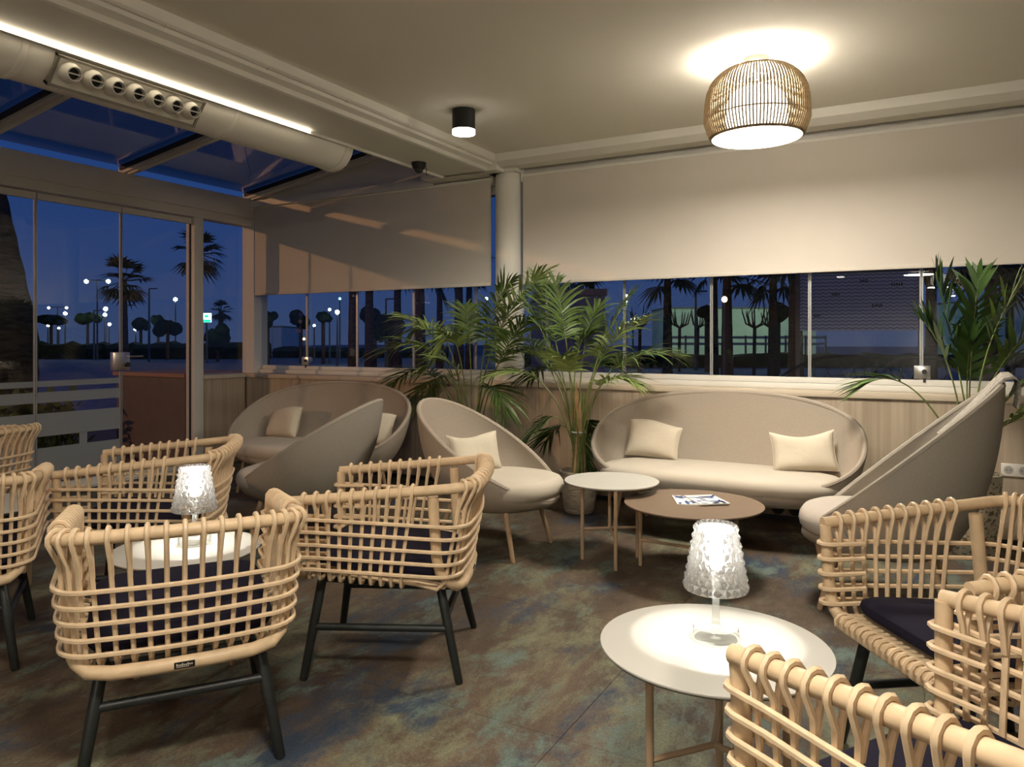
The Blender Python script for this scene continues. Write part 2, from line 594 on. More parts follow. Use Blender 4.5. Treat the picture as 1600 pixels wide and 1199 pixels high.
back_window(2, -3.11, XR, [-2.90, -2.18, -1.46, -0.74, -0.02, 0.70, 1.42, 2.14, 2.86], -0.02)
struct('trim_5', MB().box((-6.60, 5.74, 0.943), (-6.42, 5.93, 2.86)), FRAME, smooth=False)

# gable over the left window and its slim lintel
def zr(x): return 2.835 + (x + 6.45) * 0.145      # underside of the glass roof
struct('wall_gable', MB().prism([(-6.5, 2.795), (-3.7, 2.795), (-3.7, zr(-3.7) + 0.02), (-6.5, zr(-6.5) + 0.02)], 'y', 5.745, 5.795), WHITE, smooth=False)
struct('trim_6', MB().box((-6.45, 5.690, 2.745), (-4.02, 5.726, 2.815)), WHITE, smooth=False)

# left wall: post, low panelled piece, header, glass door leaves
wl = struct('wall_left', MB().box((-6.72, 5.13, -0.02), (XL - 0.022, 5.75, 0.90)), P('wall_core', (0.3, 0.23, 0.16)), smooth=False)
MB().box((XL - 0.022, 5.13, 0.035), (XL, 5.64, 0.90)).obj('panel', OAK, wl, smooth=False)
struct('trim_7', MB().box((-6.72, 5.12, 0.90), (XL + 0.018, 5.66, 0.943)), LEDGE, smooth=False, bevel=0.004)
struct('trim_8', MB().box((-6.60, 5.02, -0.02), (-6.47, 5.13, 2.66)), FRAME, smooth=False, bevel=0.004)
hd = MB()
hd.box((-6.68, YG, 2.635), (-6.42, 5.75, 2.84))
hd.box((-6.60, YG, 2.55), (-6.46, 5.75, 2.64))
struct('trim_9', hd, FRAME, smooth=False, bevel=0.006)
w3 = structe('window_3', (-6.55, 5.43, 0.943))
MB().box((-0.005, -0.30, 0.0), (0.005, 0.32, 1.62)).obj('pane', GLASS, w3, smooth=False)
struct('trim_10', MB().box((-6.62, YG, -0.02), (-6.46, 5.05, 0.012)), FRAME, smooth=False)
leaves = [(4.275, 5.015), (3.515, 4.265), (2.755, 3.505), (1.995, 2.745), (1.235, 1.985), (0.475, 1.225), (-0.285, 0.465), (-1.045, -0.295), (-1.805, -1.055), (-2.565, -1.815)]
for n, (a, b) in enumerate(leaves):
    d = structe('door_%d' % (n + 1), (-6.53, (a + b) / 2, 0.0))
    h = (b - a) / 2
    MB().box((-0.02, -h, 2.485), (0.02, h, 2.54)).obj('top_rail', FRAME, d, smooth=False)
    MB().box((-0.02, -h, 0.012), (0.02, h, 0.075)).obj('bottom_rail', FRAME, d, smooth=False)
    MB().box((-0.005, -h + 0.004, 0.07), (0.005, h - 0.004, 2.49)).obj('pane', GLASS, d, smooth=False)
    for sgn in (-1, 1):
        MB().box((-0.008, sgn * h - 0.007, 0.07), (0.008, sgn * h + 0.007, 2.49)).obj('pane_edge', BLACK if (n == 0 and sgn > 0) else GREYALU, d, smooth=False)
    if n >= 1:
        bands = [(0.905, 0.955, -h, h), (0.77, 0.86, -h, h), (0.485, 0.68, -h, h), (0.385, 0.49, -0.02 if n == 1 else -h, 0.07 if n == 1 else h), (0.09, 0.388, -h, h)]
        for z0, z1, y0, y1 in bands:
            MB().box((0.0052, y0 + 0.01, z0), (0.0062, y1 - 0.01, z1)).obj('frosted_band', FROST, d, smooth=False)
    if n == 0:
        lk = MB().box((-0.03, -h - 0.09, 1.02), (0.035, -h + 0.065, 1.19)).obj('lock_plate', STEEL, d, smooth=False, bevel=0.005)
        MB().tube([(0.03, -h + 0.03, 1.075), (0.06, -h + 0.03, 1.075)], 0.022, 14).obj('lock_cylinder', DARK, lk)
        MB().tube([(0.04, -h + 0.03, 1.15), (0.075, -h + 0.03, 1.15), (0.075, -h + 0.17, 1.15)], 0.008, 8).obj('lever', STEEL, lk)

# glass roof over the left bay
roof = structe('roof', (-6.45, 0, 2.84))
ro = Vector(roof.location)
def slab(y0, y1, x0, x1, dz0, dz1):
    return MB().prism([(x0 - ro.x, zr(x0) + dz0 - ro.z), (x1 - ro.x, zr(x1) + dz0 - ro.z), (x1 - ro.x, zr(x1) + dz1 - ro.z), (x0 - ro.x, zr(x0) + dz1 - ro.z)], 'y', y0, y1)
raf = [5.70, 4.27, 3.02, 1.75, 0.48, -0.80, -2.05, -2.55]
for y in raf:
    slab(y - 0.045, y + 0.045, -6.50, -3.72, 0.0, 0.07).obj('rafter', FRAME, roof, smooth=False)
    slab(y - 0.022, y + 0.022, -6.40, -3.80, -0.02, 0.0).obj('rafter_cap', FRAME, roof, smooth=False)
    slab(y - 0.062, y - 0.045, -6.46, -3.75, 0.03, 0.07).obj('gasket', BLACK, roof, smooth=False)
for a, b in zip(raf[1:], raf[:-1]):
    slab(a + 0.045, b - 0.045, -6.47, -3.74, 0.075, 0.085).obj('pane', ROOFGLASS, roof, smooth=False)

# blinds
def blind(x0, x1, label):
    t = thing('roller_blind', label, 'blind', ((x0 + x1) / 2, 5.735, ZBL), 0.0, 'roller blinds over the windows')
    h = (x1 - x0) / 2
    nv, nu = 14, 24
    g = MB()
    for sgn in (-1, 1):
        g.grid(lambda i, j: (-h + 2 * h * i / (nu - 1), sgn * 0.0012 + 0.004 * sin(i * 0.9) * (1 - j / (nv - 1)) * 0.5, 0.950 * j / (nv - 1)), nu, nv)
    g.obj('cloth', BLIND, t)
    MB().box((-h, -0.009, -0.012), (h, 0.009, 0.018)).obj('bottom_bar', BLIND, t, smooth=False, bevel=0.005)
    MB().tube([(-h - 0.01, 0.017, 0.943), (h + 0.01, 0.017, 0.943)], 0.0215, 12).obj('roller', WHITE, t)
    MB().box((-h - 0.018, -0.006, 0.89), (-h - 0.006, 0.05, 0.967)).obj('bracket', WHITE, t, smooth=False)
    MB().box((h + 0.006, -0.006, 0.89), (h + 0.018, 0.05, 0.967)).obj('bracket', WHITE, t, smooth=False)
blind(-6.40, -3.40, 'cream roller blind half lowered over the window beside the glass doors')
blind(-3.075, 3.30, 'cream roller blind half lowered over the long window behind the sofa')

# LED strip in the soffit edge
led = tag(MB().box((-3.7650, -1.5, 2.751), (-3.757, 3.86, 2.7705)).obj('led_strip', emat('led_emit', (1.0, 0.86, 0.62), E_LED), smooth=False),
          'bright linear LED strip along the soffit edge above the duct', 'light strip')
struct('trim_11', MB().box((-3.784, YF, 2.7485), (-3.766, 5.52, 2.80)), WHITE, smooth=False)

# ------------------------------------------------------------------ ventilation duct
DX, DZ, DR = -3.976, 2.785, 0.18
duct = thing('ventilation_duct', 'round white ventilation duct with jet nozzles beneath the glass roof', 'duct', (DX, 1.0, DZ))
def ring(y, r): return [(r * cos(2 * pi * k / 48), y, r * sin(2 * pi * k / 48)) for k in range(48)]
def cyl_y(prof):
    m = MB()
    vs = []
    for r, y in prof: vs += ring(y, r)
    fs = []
    for i in range(len(prof) - 1):
        for k in range(48):
            k2 = (k + 1) % 48
            fs.append((i * 48 + k2, i * 48 + k, (i + 1) * 48 + k, (i + 1) * 48 + k2))
    fs.append(tuple(range(48)))
    fs.append(tuple(range((len(prof) - 1) * 48, len(prof) * 48))[::-1])
    return m.add(vs, fs)
cyl_y([(DR, -3.55), (DR, 3.30)]).obj('pipe', WHITE, duct)
for y in (1.0, 2.27):
    cyl_y([(DR + 0.001, y - 0.018), (DR + 0.006, y - 0.012), (DR + 0.006, y + 0.012), (DR + 0.001, y + 0.018)]).obj('seam_band', WHITE, duct)
cyl_y([(DR + 0.001, 3.27), (DR + 0.008, 3.275), (DR + 0.008, 3.345), (DR - 0.01, 3.35)]).obj('end_collar', WHITE, duct)
for y in (0.3, 2.9):
    MB().box((-0.012, y - 0.01, DR - 0.01), (0.012, y + 0.01, 0.44)).obj('hanger', FRAME, duct, smooth=False)
al = radians(-38)
nd = Vector((cos(al), 0, sin(al)))
upv = Vector((-sin(al), 0, cos(al)))
pc = Vector((0, 1.575, 0)) + nd * (DR + 0.004)
def plate_pts(u, v, w_): return pc + Vector((0, u, 0)) + upv * v + nd * w_
m = MB()
for (u0, u1, v0, v1, w0, w1) in [(-0.42, 0.42, -0.082, 0.068, -0.035, 0.004)]:
    vs = [plate_pts(u, v, w_) for w_ in (w0, w1) for (u, v) in ((u0, v0), (u1, v0), (u1, v1), (u0, v1))]
    m.add(vs, [(3, 2, 1, 0), (4, 5, 6, 7), (0, 1, 5, 4), (1, 2, 6, 5), (2, 3, 7, 6), (3, 0, 4, 7)])
npl = m.obj('nozzle_plate', WHITE, duct, smooth=False)
for (u0, u1, v0, v1) in [(-0.435, 0.435, 0.066, 0.078), (-0.435, 0.435, -0.094, -0.08), (-0.435, -0.42, -0.094, 0.078), (0.42, 0.435, -0.094, 0.078)]:
    vs = [plate_pts(u, v, w_) for w_ in (-0.06, 0.012) for (u, v) in ((u0, v0), (u1, v0), (u1, v1), (u0, v1))]
    MB().add(vs, [(3, 2, 1, 0), (4, 5, 6, 7), (0, 1, 5, 4), (1, 2, 6, 5), (2, 3, 7, 6), (3, 0, 4, 7)]).obj('plate_edge', P('grey_seal', (0.25, 0.23, 0.19), 0.7), npl, smooth=False)
nax = Vector((0.88, -0.10, -0.30)).normalized()
for q in range(7):
    c = plate_pts(-0.354 + q * 0.118, 0, 0.0)
    prof = [(0.052, -0.01), (0.056, 0.012), (0.052, 0.034), (0.045, 0.052), (0.038, 0.064), (0.036, 0.080), (0.031, 0.080), (0.029, 0.045)]
    a1 = nax.orthogonal().normalized()
    a2 = nax.cross(a1)
    vs = []
    for r, h in prof:
        ax = nd if h < 0.02 else nax
        for k in range(20):
            a = 2 * pi * k / 20
            vs.append(c + nax * h + (a1 * cos(a) + a2 * sin(a)) * r)
    fs = [(i * 20 + k, i * 20 + (k + 1) % 20, (i + 1) * 20 + (k + 1) % 20, (i + 1) * 20 + k) for i in range(len(prof) - 1) for k in range(20)]
    nz = MB().add(vs, fs).obj('nozzle', FRAME, npl)
    MB().add([c + nax * 0.050 + (a1 * cos(2 * pi * k / 16) + a2 * sin(2 * pi * k / 16)) * 0.030 for k in range(16)], [tuple(range(16))]).obj('nozzle_bore', BLACK, duct, smooth=False)
    hz = Vector((-nax.y, nax.x, 0)).normalized()
    MB().tube([c + nax * 0.074 - hz * 0.032, c + nax * 0.074 + hz * 0.032], 0.004, 6).obj('nozzle_bar', FRAME, duct)

# ------------------------------------------------------------------ ceiling fixtures
def downlight(loc, label, power=P_DOWN, sfx=''):
    t = thing('ceiling_spotlight' + sfx, label, 'spotlight', loc, 0, 'black cylinder spotlights on the ceiling')
    MB().lathe([(0.072, -0.13), (0.080, -0.140), (0.080, 0.0)], 36, capb=False).obj('housing', BLACK, t)
    MB().lathe([(0.0795, -0.166), (0.0795, -0.139)], 36).obj('diffuser_ring' + sfx, emat('spot_emit', (1.0, 0.92, 0.78), 9.0), t)
    light('spot_lamp' + sfx, 'SPOT', (0, 0, -0.175), power, size=0.06, parent=t, spot=radians(150), blend=0.6)
downlight((-2.80, 4.35, ZC), 'black cylinder ceiling spotlight near the round white column')

def pendant(loc, label, power, sfx=''):
    t = thing('woven_ceiling_lamp' + sfx, label, 'ceiling lamp', loc, 0, 'woven drum lamps on the ceiling')
    MB().lathe([(0.062, -0.028), (0.066, -0.02), (0.066, 0.0)], 32).obj('canopy', WHITE, t)
    MB().tube([(0, 0, -0.02), (0, 0, -0.12)], 0.012, 10).obj('stem', WHITE, t)
    def prof(u):     # u 0 bottom .. 1 top
        z = -0.445 + 0.365 * u
        pts = [(0, .252), (.08, .268), (.25, .287), (.5, .286), (.72, .272), (.86, .247), (.95, .215), (1, .190)]
        for (a, ra), (b, rb) in zip(pts[:-1], pts[1:]):
            if u <= b:
                return lerp(ra, rb, (u - a) / (b - a)), z
        return .19, z
    m = MB()
    N = 96
    for k in range(N):
        a = 2 * pi * k / N
        m.tube([(prof(u)[0] * cos(a), prof(u)[0] * sin(a), prof(u)[1]) for u in (0, .05, .12, .25, .4, .55, .7, .82, .9, .96, 1)], 0.0046, 5, caps=False)
    tag(m.obj('woven_cords', CORD, t), kind='stuff')
    for u, r in ((0, .008), (.28, .004), (1, .007)):
        R_, z = prof(u)
        MB().tube([((R_ - .004) * cos(2 * pi * k / 48), (R_ - .004) * sin(2 * pi * k / 48), z) for k in range(48)], r, 6, closed=True).obj('shade_ring', CORD, t)
    for k in range(3):
        a = 2 * pi * k / 3 + .4
        MB().tube([(0, 0, -0.085), (0.19 * cos(a), 0.19 * sin(a), -0.08)], 0.004, 6).obj('spoke', WHITE, t)
    dome = [(0.155, -0.40), (0.168, -0.36), (0.168, -0.28), (0.155, -0.225), (0.12, -0.185), (0.06, -0.165), (0.012, -0.16)]
    MB().lathe(dome, 36).obj('inner_diffuser' + sfx, emat('pend_emit', (1.0, 0.90, 0.74), 5.5), t)
    MB().lathe([(0.244, -0.452), (0.248, -0.446), (0.248, -0.440)], 48).obj('bottom_diffuser' + sfx, emat('pend_emit2', (1.0, 0.88, 0.70), 7.0), t)
    light('lamp_down' + sfx, 'AREA', (0, 0, -0.458), power, size=0.46, parent=t)
    light('lamp_up' + sfx, 'POINT', (0, 0, -0.135), power * 0.85, size=0.05, parent=t)
pendant((-0.835, 4.36, ZC), 'round woven cord ceiling lamp glowing above the oval sofa', P_PENDANT)
# the two rows go on behind the camera: the long window mirrors woven lamps and spotlights there,
# at a spacing of about 3.7 m counted from the row in view
ROWS_Y = [4.36 - 3.72 * k for k in (1, 2, 3, 4)]
BEHIND = ['first', 'second', 'third', 'fourth']
for n_, y in enumerate(ROWS_Y[:3]):
    downlight((-2.80 + 0.1 * (4.36 - y), y, ZC), 'black cylinder ceiling spotlight, %s row on from the oval sofa lamp' % BEHIND[n_], sfx='_offscreen')
for n_, y in enumerate(ROWS_Y):
    pendant((-0.835 + 0.1 * (4.36 - y), y, ZC), 'round woven cord ceiling lamp, %s row on from the oval sofa lamp' % BEHIND[n_], P_PENDANT, sfx='_offscreen')

# security camera under the soffit
sc_ = pY(648, 243, 5.05)
dc = thing('dome_camera', 'small black dome security camera under the white soffit', 'camera', (-3.66, 5.0, ZS))
MB().lathe([(0.042, -0.055), (0.050, -0.045), (0.062, -0.004), (0.062, 0.0)], 28).obj('housing', BLACK, dc)
MB().lathe([(0.004, -0.088), (0.022, -0.083), (0.034, -0.070), (0.040, -0.052)], 24).obj('dome', DARK, dc)
MB().tube([(0.01, -0.03, -0.062), (0.014, -0.046, -0.07)], 0.012, 12).obj('lens', DARK, dc)
MB().tube([(0.05, 0.02, 0.0), (0.065, 0.02, -0.06), (0.06, 0.02, -0.10), (0.075, 0.02, -0.11)], 0.003, 6).obj('cable', DARK, dc)

# ================================================================== RATTAN ARMCHAIR
def u_outline(hw_front, hw_back, yf, yb, rc, n_side=14, n_corner=7, n_back=16):
    "U open at the front, from left front round the back to right front"
    pts = []
    for i in range(n_side):
        t = i / n_side
        y = lerp(yf, yb + rc, t)
        pts.append((-lerp(hw_front, hw_back, t), y))
    for i in range(n_corner):
        a = pi + (pi / 2) * i / n_corner
        pts.append((-hw_back + rc + rc * cos(a), yb + rc + rc * sin(a)))
    for i in range(n_back + 1):
        pts.append((lerp(-hw_back + rc, hw_back - rc, i / n_back), yb - 0.018 * sin(pi * i / n_back)))
    left = pts[:n_side + n_corner]
    for (x, y) in reversed(left):
        pts.append((-x, y))
    return pts
TOP = u_outline(0.332, 0.335, 0.345, -0.345, 0.085)
BOT = u_outline(0.314, 0.312, 0.325, -0.272, 0.085)
NS = len(TOP)
def ztop(y): return 0.695 + (0.345 - y) / 0.69 * 0.062
def zbot(y): return 0.400 + 0.085 * y
def basket(i, v):
    "i float index along the U, v 0 at the seat frame .. 1 at the top rail"
    i = max(0.0, min(NS - 1.0001, i))
    k = int(i)
    f = i - k
    tx, ty = lerp(TOP[k][0], TOP[k + 1][0], f), lerp(TOP[k][1], TOP[k + 1][1], f)
    bx, by = lerp(BOT[k][0], BOT[k + 1][0], f), lerp(BOT[k][1], BOT[k + 1][1], f)
    g = v ** 1.15
    return Vector((lerp(bx, tx, g), lerp(by, ty, g), lerp(zbot(by), ztop(ty), v)))
def outn(i):
    a, b = basket(i - 0.5, 0.8), basket(i + 0.5, 0.8)
    t = b - a
    n = Vector((t.y, -t.x, 0))
    n.normalize()
    c = basket(i, 0.8)
    if n.dot(Vector((c.x, c.y - 0.05, 0))) < 0: n = -n
    return n
RR, CR = 0.0195, 0.0072
def make_chair():
    t = thing('rattan_armchair', 'x', 'armchair')
    g = 'rattan basket armchairs with black legs'
    t['group'] = g
    m = MB().tube([basket(i, 1.0) for i in range(NS)], RR, 12)
    m.obj('top_rail', RATTAN, t)
    # front frame: post, curve, seat rail, curve, post
    pl = []
    for s in (-1, 1):
        side = [Vector((s * 0.325, 0.338, 0.690)), Vector((s * 0.321, 0.336, 0.60)), Vector((s * 0.315, 0.332, 0.50)), Vector((s * 0.309, 0.328, 0.455)),
                Vector((s * 0.294, 0.325, 0.424)), Vector((s * 0.268, 0.323, 0.406)), Vector((s * 0.22, 0.322, 0.40))]
        pl.append(side)
    path = pl[0] + [Vector((x, 0.322, 0.40)) for x in (-0.1, 0, 0.1)] + pl[1][::-1]
    MB().tube(path, RR * 0.97, 12).obj('front_frame', RATTAN, t)
    # back frame: post, curve, low rail behind the canes
    pl = []
    for s in (-1, 1):
        pl.append([Vector((s * 0.312, -0.190, 0.716)), Vector((s * 0.306, -0.194, 0.62)), Vector((s * 0.299, -0.202, 0.48)), Vector((s * 0.293, -0.214, 0.425)),
                   Vector((s * 0.278, -0.246, 0.384)), Vector((s * 0.248, -0.272, 0.362)), Vector((s * 0.19, -0.288, 0.355))])
    path = pl[0] + [Vector((x, -0.294, 0.353)) for x in (-0.08, 0, 0.08)] + pl[1][::-1]
    MB().tube(path, RR * 1.06, 12).obj('back_frame', RATTAN, t)
    # side canes: hooked over the rail, down, hooked in under the seat
    def cane_top(i, inside=0.11):
        c, n = basket(i, 1.0), outn(i)
        r = RR + CR * 0.9
        pts = []
        lo = basket(i, 1.0 - inside / 0.35)
        pts.append(lo - n * 0.002)
        pts.append(lerp(lo, c, 0.5) - n * 0.012)
        for a in (200, 160, 120, 90, 60, 20, -15):
            pts.append(c + n * r * cos(radians(a)) + Vector((0, 0, 1)) * r * sin(radians(a)))
        return pts, n
    for s in (0, 1):
        for q in range(10):
            i = 1.2 + q * 1.06
            if s: i = NS - 1 - i
            pts, n = cane_top(i)
            for v in (0.80, 0.66, 0.5, 0.33, 0.15, 0.03):
                pts.append(basket(i, v) + n * 0.003)
            b = basket(i, 0.0)
            pts += [b - n * 0.010 - Vector((0, 0, 0.022)), b - n * 0.035 - Vector((0, 0, 0.030)), b - n * 0.07 - Vector((0, 0, 0.026))]
            MB().tube(pts, CR, 6).obj('side_cane', RATTAN2, t)
    # back canes: hooked over the rail, down the back, forward under the cushion, round the front rail
    i0, i1 = 16.6, NS - 1 - 16.6
    nb = 17
    for q in range(nb):
        i = lerp(i0, i1, q / (nb - 1))
        pts, n = cane_top(i)
        for v in (0.80, 0.64, 0.48, 0.3, 0.14, 0.04):
            pts.append(basket(i, v) + n * 0.002)
        b = basket(i, 0.0)
        fx = lerp(-0.245, 0.245, q / (nb - 1))
        pts += [Vector((b.x * 0.99, b.y + 0.03, 0.362)), Vector((lerp(b.x, fx, .3), -0.12, 0.376)), Vector((lerp(b.x, fx, .7), 0.12, 0.400)), Vector((fx, 0.27, 0.415))]
        fr = Vector((fx, 0.322, 0.40))
        rr = RR + CR * 0.8
        for a in (135, 95, 55, 15, -30, -75, -120, -160):
            pts.append(fr + Vector((0.0, cos(radians(a)), sin(radians(a)))) * rr + Vector((0.012 * (135 - a) / 295, 0, 0)))
        MB().tube(pts, CR, 6).obj('back_cane', RATTAN2, t)
    # five horizontal canes, hairpinned round the front posts
    for z in (0.618, 0.570, 0.522, 0.474, 0.428):
        pts = []
        def at(i, off):
            c, b0 = basket(i, 1.0), basket(i, 0.0)
            zz = z + 0.045 * c.y
            v = (zz - b0.z) / (c.z - b0.z)
            p = basket(i, v)
            return p + outn(i) * off
        def hair(s):
            fx = lerp(0.308, 0.325, (z - 0.42) / 0.27)
            q = []
            for dx, dy in ((-0.026, -0.11), (-0.027, -0.02), (-0.024, 0.012), (-0.012, 0.027), (0.006, 0.029), (0.022, 0.018), (0.027, 0.0)):
                q.append(Vector((s * (fx + dx), 0.333 + dy, z + 0.015)))
            return q
        pts += hair(-1)
        pts += [at(i * 1.0, 0.0145) for i in range(2, NS - 2)]
        pts += hair(1)[::-1]
        MB().tube(pts, CR * 1.05, 6).obj('wrap_cane', RATTAN2, t)
    # cushion
    def cu(i, j):
        a = 2 * pi * i / 48
        ex = 0.28
        cx_ = abs(cos(a)) ** ex * (1 if cos(a) >= 0 else -1)
        sy_ = abs(sin(a)) ** ex * (1 if sin(a) >= 0 else -1)
        rr, zz = [(0.0, 0.412), (0.90, 0.412), (0.975, 0.418), (1.0, 0.434), (0.985, 0.450), (0.93, 0.460), (0.6, 0.466), (0.0, 0.468)][j]
        return (cx_ * 0.268 * rr, 0.025 + sy_ * 0.268 * rr, zz + 0.022 * sy_ * rr)
    MB().grid(cu, 48, 8, True).obj('cushion', NAVY, t)
    # black wooden underframe
    tops = {(-1, 1): (-0.215, 0.255), (1, 1): (0.215, 0.255), (-1, -1): (-0.215, -0.20), (1, -1): (0.215, -0.20)}
    feet = {(-1, 1): (-0.275, 0.315), (1, 1): (0.275, 0.315), (-1, -1): (-0.275, -0.285), (1, -1): (0.275, -0.285)}
    def lp(kk, z):
        a, b = tops[kk], feet[kk]
        f = 1 - z / (0.39 if kk[1] > 0 else 0.365)
        return Vector((lerp(a[0], b[0], f), lerp(a[1], b[1], f), z))
    for kk in tops:
        ht = 0.0 if kk[1] > 0 else 0.025
        MB().tube([lp(kk, 0.0), lp(kk, 0.006), lp(kk, 0.2), lp(kk, 0.385 - ht), lp(kk, 0.392 - ht)], 0, 12, rs=[0.0125, 0.0155, 0.0185, 0.0185, 0.015]).obj('leg', BLACKWOOD, t)
    MB().tube([lp((-1, -1), 0.238), lp((1, -1), 0.238)], 0.0145, 10).obj('stretcher', BLACKWOOD, t)
    for s in (-1, 1):
        MB().tube([lp((s, -1), 0.195), lp((s, 1), 0.195)], 0.0145, 10).obj('stretcher', BLACKWOOD, t)
        MB().tube([lp((s, -1), 0.345), lp((s, 1), 0.372)], 0.012, 8).obj('seat_bearer', BLACKWOOD, t)
    MB().tube([lp((-1, 1), 0.372), lp((1, 1), 0.372)], 0.012, 8).obj('seat_bearer', BLACKWOOD, t)
    MB().tube([lp((-1, -1), 0.345), lp((1, -1), 0.345)], 0.012, 8).obj('seat_bearer', BLACKWOOD, t)
    tg = MB().box((-0.028, -0.3155, 0.345), (0.028, -0.294, 0.363)).obj('maker_tag', TAG, t, smooth=False)
    mm = MB()
    for k_ in range(9):
        mm.box((-0.022 + k_ * 0.005, -0.3163, 0.353), (-0.0188 + k_ * 0.005, -0.3153, 0.357 if k_ % 3 else 0.3595))
    mm.box((-0.022, -0.3163, 0.349), (0.012, -0.3153, 0.3505))
    mm.obj('tag_lettering', TAGTXT, tg, smooth=False)
    return t

chair0 = make_chair()
def put_chair(first, lat, d, flat, fd, label):
    X, Y = cs(lat, d)
    r = facing(flat, fd)
    if first:
        chair0.location = (X, Y, 0)
        chair0.rotation_euler[2] = r
        chair0['label'] = label
        return chair0
    return dup(chair0, (X, Y, 0), r, label)
put_chair(True, -1.09, 2.45, -0.43, 0.90, 'rattan armchair with its back to the small lamp table, front legs tucked by it')
put_chair(False, -0.47, 3.10, -1.0, 0.05, 'rattan armchair between the lamp table and the pale lounge chair with a pillow')
put_chair(False, -1.78, 3.72, -0.97, -0.20, 'rattan armchair behind the lamp table, near the dark taupe lounge chair')
put_chair(False, -2.33, 3.05, -0.46, 0.88, 'rattan armchair facing the glass doors, its back post beside the bare white table')
put_chair(False, -3.36, 4.42, -0.95, 0.25, 'rattan armchair standing closest to the glass doors with frosted bands')
put_chair(False, 1.41, 2.17, -0.99, -0.12, 'rattan armchair with navy cushion in front of the grey high-back lounge chair')
put_chair(False, 0.882, 1.286, -0.47, 0.88, 'rattan armchair drawn up to the brightly lit lamp table, arm reaching over its edge')

# ================================================================== LOUNGE SHELLS
def make_shell(name, cat, label, hw, yf, yb, zf, zb, base_hw, base_f, base_b, zbase, fabric, seatmat, cush, legs, loc, rotz, ex=1.0, group=None, bulge=0.05):
    t = thing(name, label, cat, loc, rotz, group)
    NU, NV = 72, 14
    yc, zc = (yf + yb) / 2, (zf + zb) / 2
    def rim(a):
        ca, sa = cos(a), sin(a)
        x = (abs(sa) ** ex) * (1 if sa >= 0 else -1)
        y = (abs(ca) ** ex) * (1 if ca >= 0 else -1)
        return Vector((hw * x, yc + (yf - yc) * y, zc + (zf - zc) * y))
    bc, bh = (base_f + base_b) / 2, (base_f - base_b) / 2
    def base(a, s=1.0):
        ca, sa = cos(a), sin(a)
        x = (abs(sa) ** ex) * (1 if sa >= 0 else -1)
        y = (abs(ca) ** ex) * (1 if ca >= 0 else -1)
        return Vector((base_hw * x * s, bc + bh * y * s, zbase))
    def surf(a, v, off=0.0):
        b, r = base(a), rim(a)
        mid = lerp(b, r, 0.5)
        out = Vector((r.x, r.y - yc, 0))
        if out.length > 1e-6: out.normalize()
        hgt = max(0.0, r.z - b.z)
        c = mid + out * (bulge + 0.25 * 0.3 * hgt) - Vector((0, 0, 0.16 * hgt))
        p = b * (1 - v) ** 2 + c * 2 * v * (1 - v) + r * v * v
        return p - out * off
    TT = 0.032
    m = MB()
    # outer, rim, inner, floors
    rows = []
    rows.append([Vector((0, bc, zbase))] * NU)
    rows.append([base(2 * pi * i / NU, 0.6) for i in range(NU)])
    for j in range(NV): rows.append([surf(2 * pi * i / NU, j / (NV - 1)) for i in range(NU)])
    for j in range(NV - 1, -1, -1):
        v = j / (NV - 1)
        rows.append([surf(2 * pi * i / NU, v, TT * 0.9) + Vector((0, 0, TT * (0.30 if j == NV - 1 else 1.0 - v * 0.7))) for i in range(NU)])
    rows.append([base(2 * pi * i / NU, 0.5) + Vector((0, 0, TT)) for i in range(NU)])
    rows.append([Vector((0, bc, zbase + TT))] * NU)
    m.grid(lambda i, j: rows[j][i], NU, len(rows), True)
    sh = m.obj('shell', fabric, t, angle=60)
    MB().tube([surf(2 * pi * i / NU, 1.0, TT * 0.45) + Vector((0, 0, 0.004)) for i in range(NU)], 0.0165, 8, closed=True).obj('rim_piping', fabric, t)
    # seat cushion: (half width, y front, y back, z bottom, z top, exponent)
    chw, cyf, cyb, cz0, cz1, cex = cush
    def cu(i, j):
        a = 2 * pi * i / 56
        ca, sa = cos(a), sin(a)
        x = (abs(sa) ** cex) * (1 if sa >= 0 else -1)
        y = (abs(ca) ** cex) * (1 if ca >= 0 else -1)
        prof = [(0, 0), (0.80, 0.0), (0.93, 0.10), (0.985, 0.30), (1.0, 0.5), (0.985, 0.70), (0.94, 0.86), (0.84, 0.96), (0.5, 1.0), (0, 1.02)]
        rr, zz = prof[j]
        return (chw * x * rr, (cyf + cyb) / 2 + (cyf - cyb) / 2 * y * rr, lerp(cz0, cz1, zz))
    MB().grid(cu, 56, 10, True).obj('seat_cushion', seatmat, t, angle=60)
    for (lx, ly, fx, fy) in legs:
        MB().tube([(fx, fy, 0), (fx, fy, 0.008), (lx, ly, zbase + 0.012)], 0, 10, rs=[0.011, 0.0135, 0.0165]).obj('leg', LEGWOOD, t)
    return t
LEGS4 = [(-0.21, 0.24, -0.25, 0.31), (0.21, 0.24, 0.25, 0.31), (-0.19, -0.16, -0.24, -0.24), (0.19, -0.16, 0.24, -0.24)]
def lounge(lat, d, rz, label, fabric, seatm, zb=0.90, yb=-0.48, hw=0.40, yf=0.46):
    X, Y = cs(lat, d)
    return make_shell('lounge_chair', 'lounge chair', label, hw, yf, yb, 0.335, zb, 0.27, 0.36, -0.22, 0.275, fabric, seatm,
                      (0.335, yf + 0.015, -0.22, 0.338, 0.468, 0.85), LEGS4, (X, Y, 0), rz, group='upholstered shell lounge chairs')
RZ_PX, RZ_MX = radians(-90), radians(90)
lounge(-0.145, 4.70, RZ_PX, 'pale taupe shell lounge chair holding a small cream pillow, before the palms', SHELLF, CUSH)
lounge(-1.33, 4.92, facing(-0.985, 0.16), 'dark taupe shell lounge chair seen from behind, by the left window sofa', SHELLG, CUSHG)
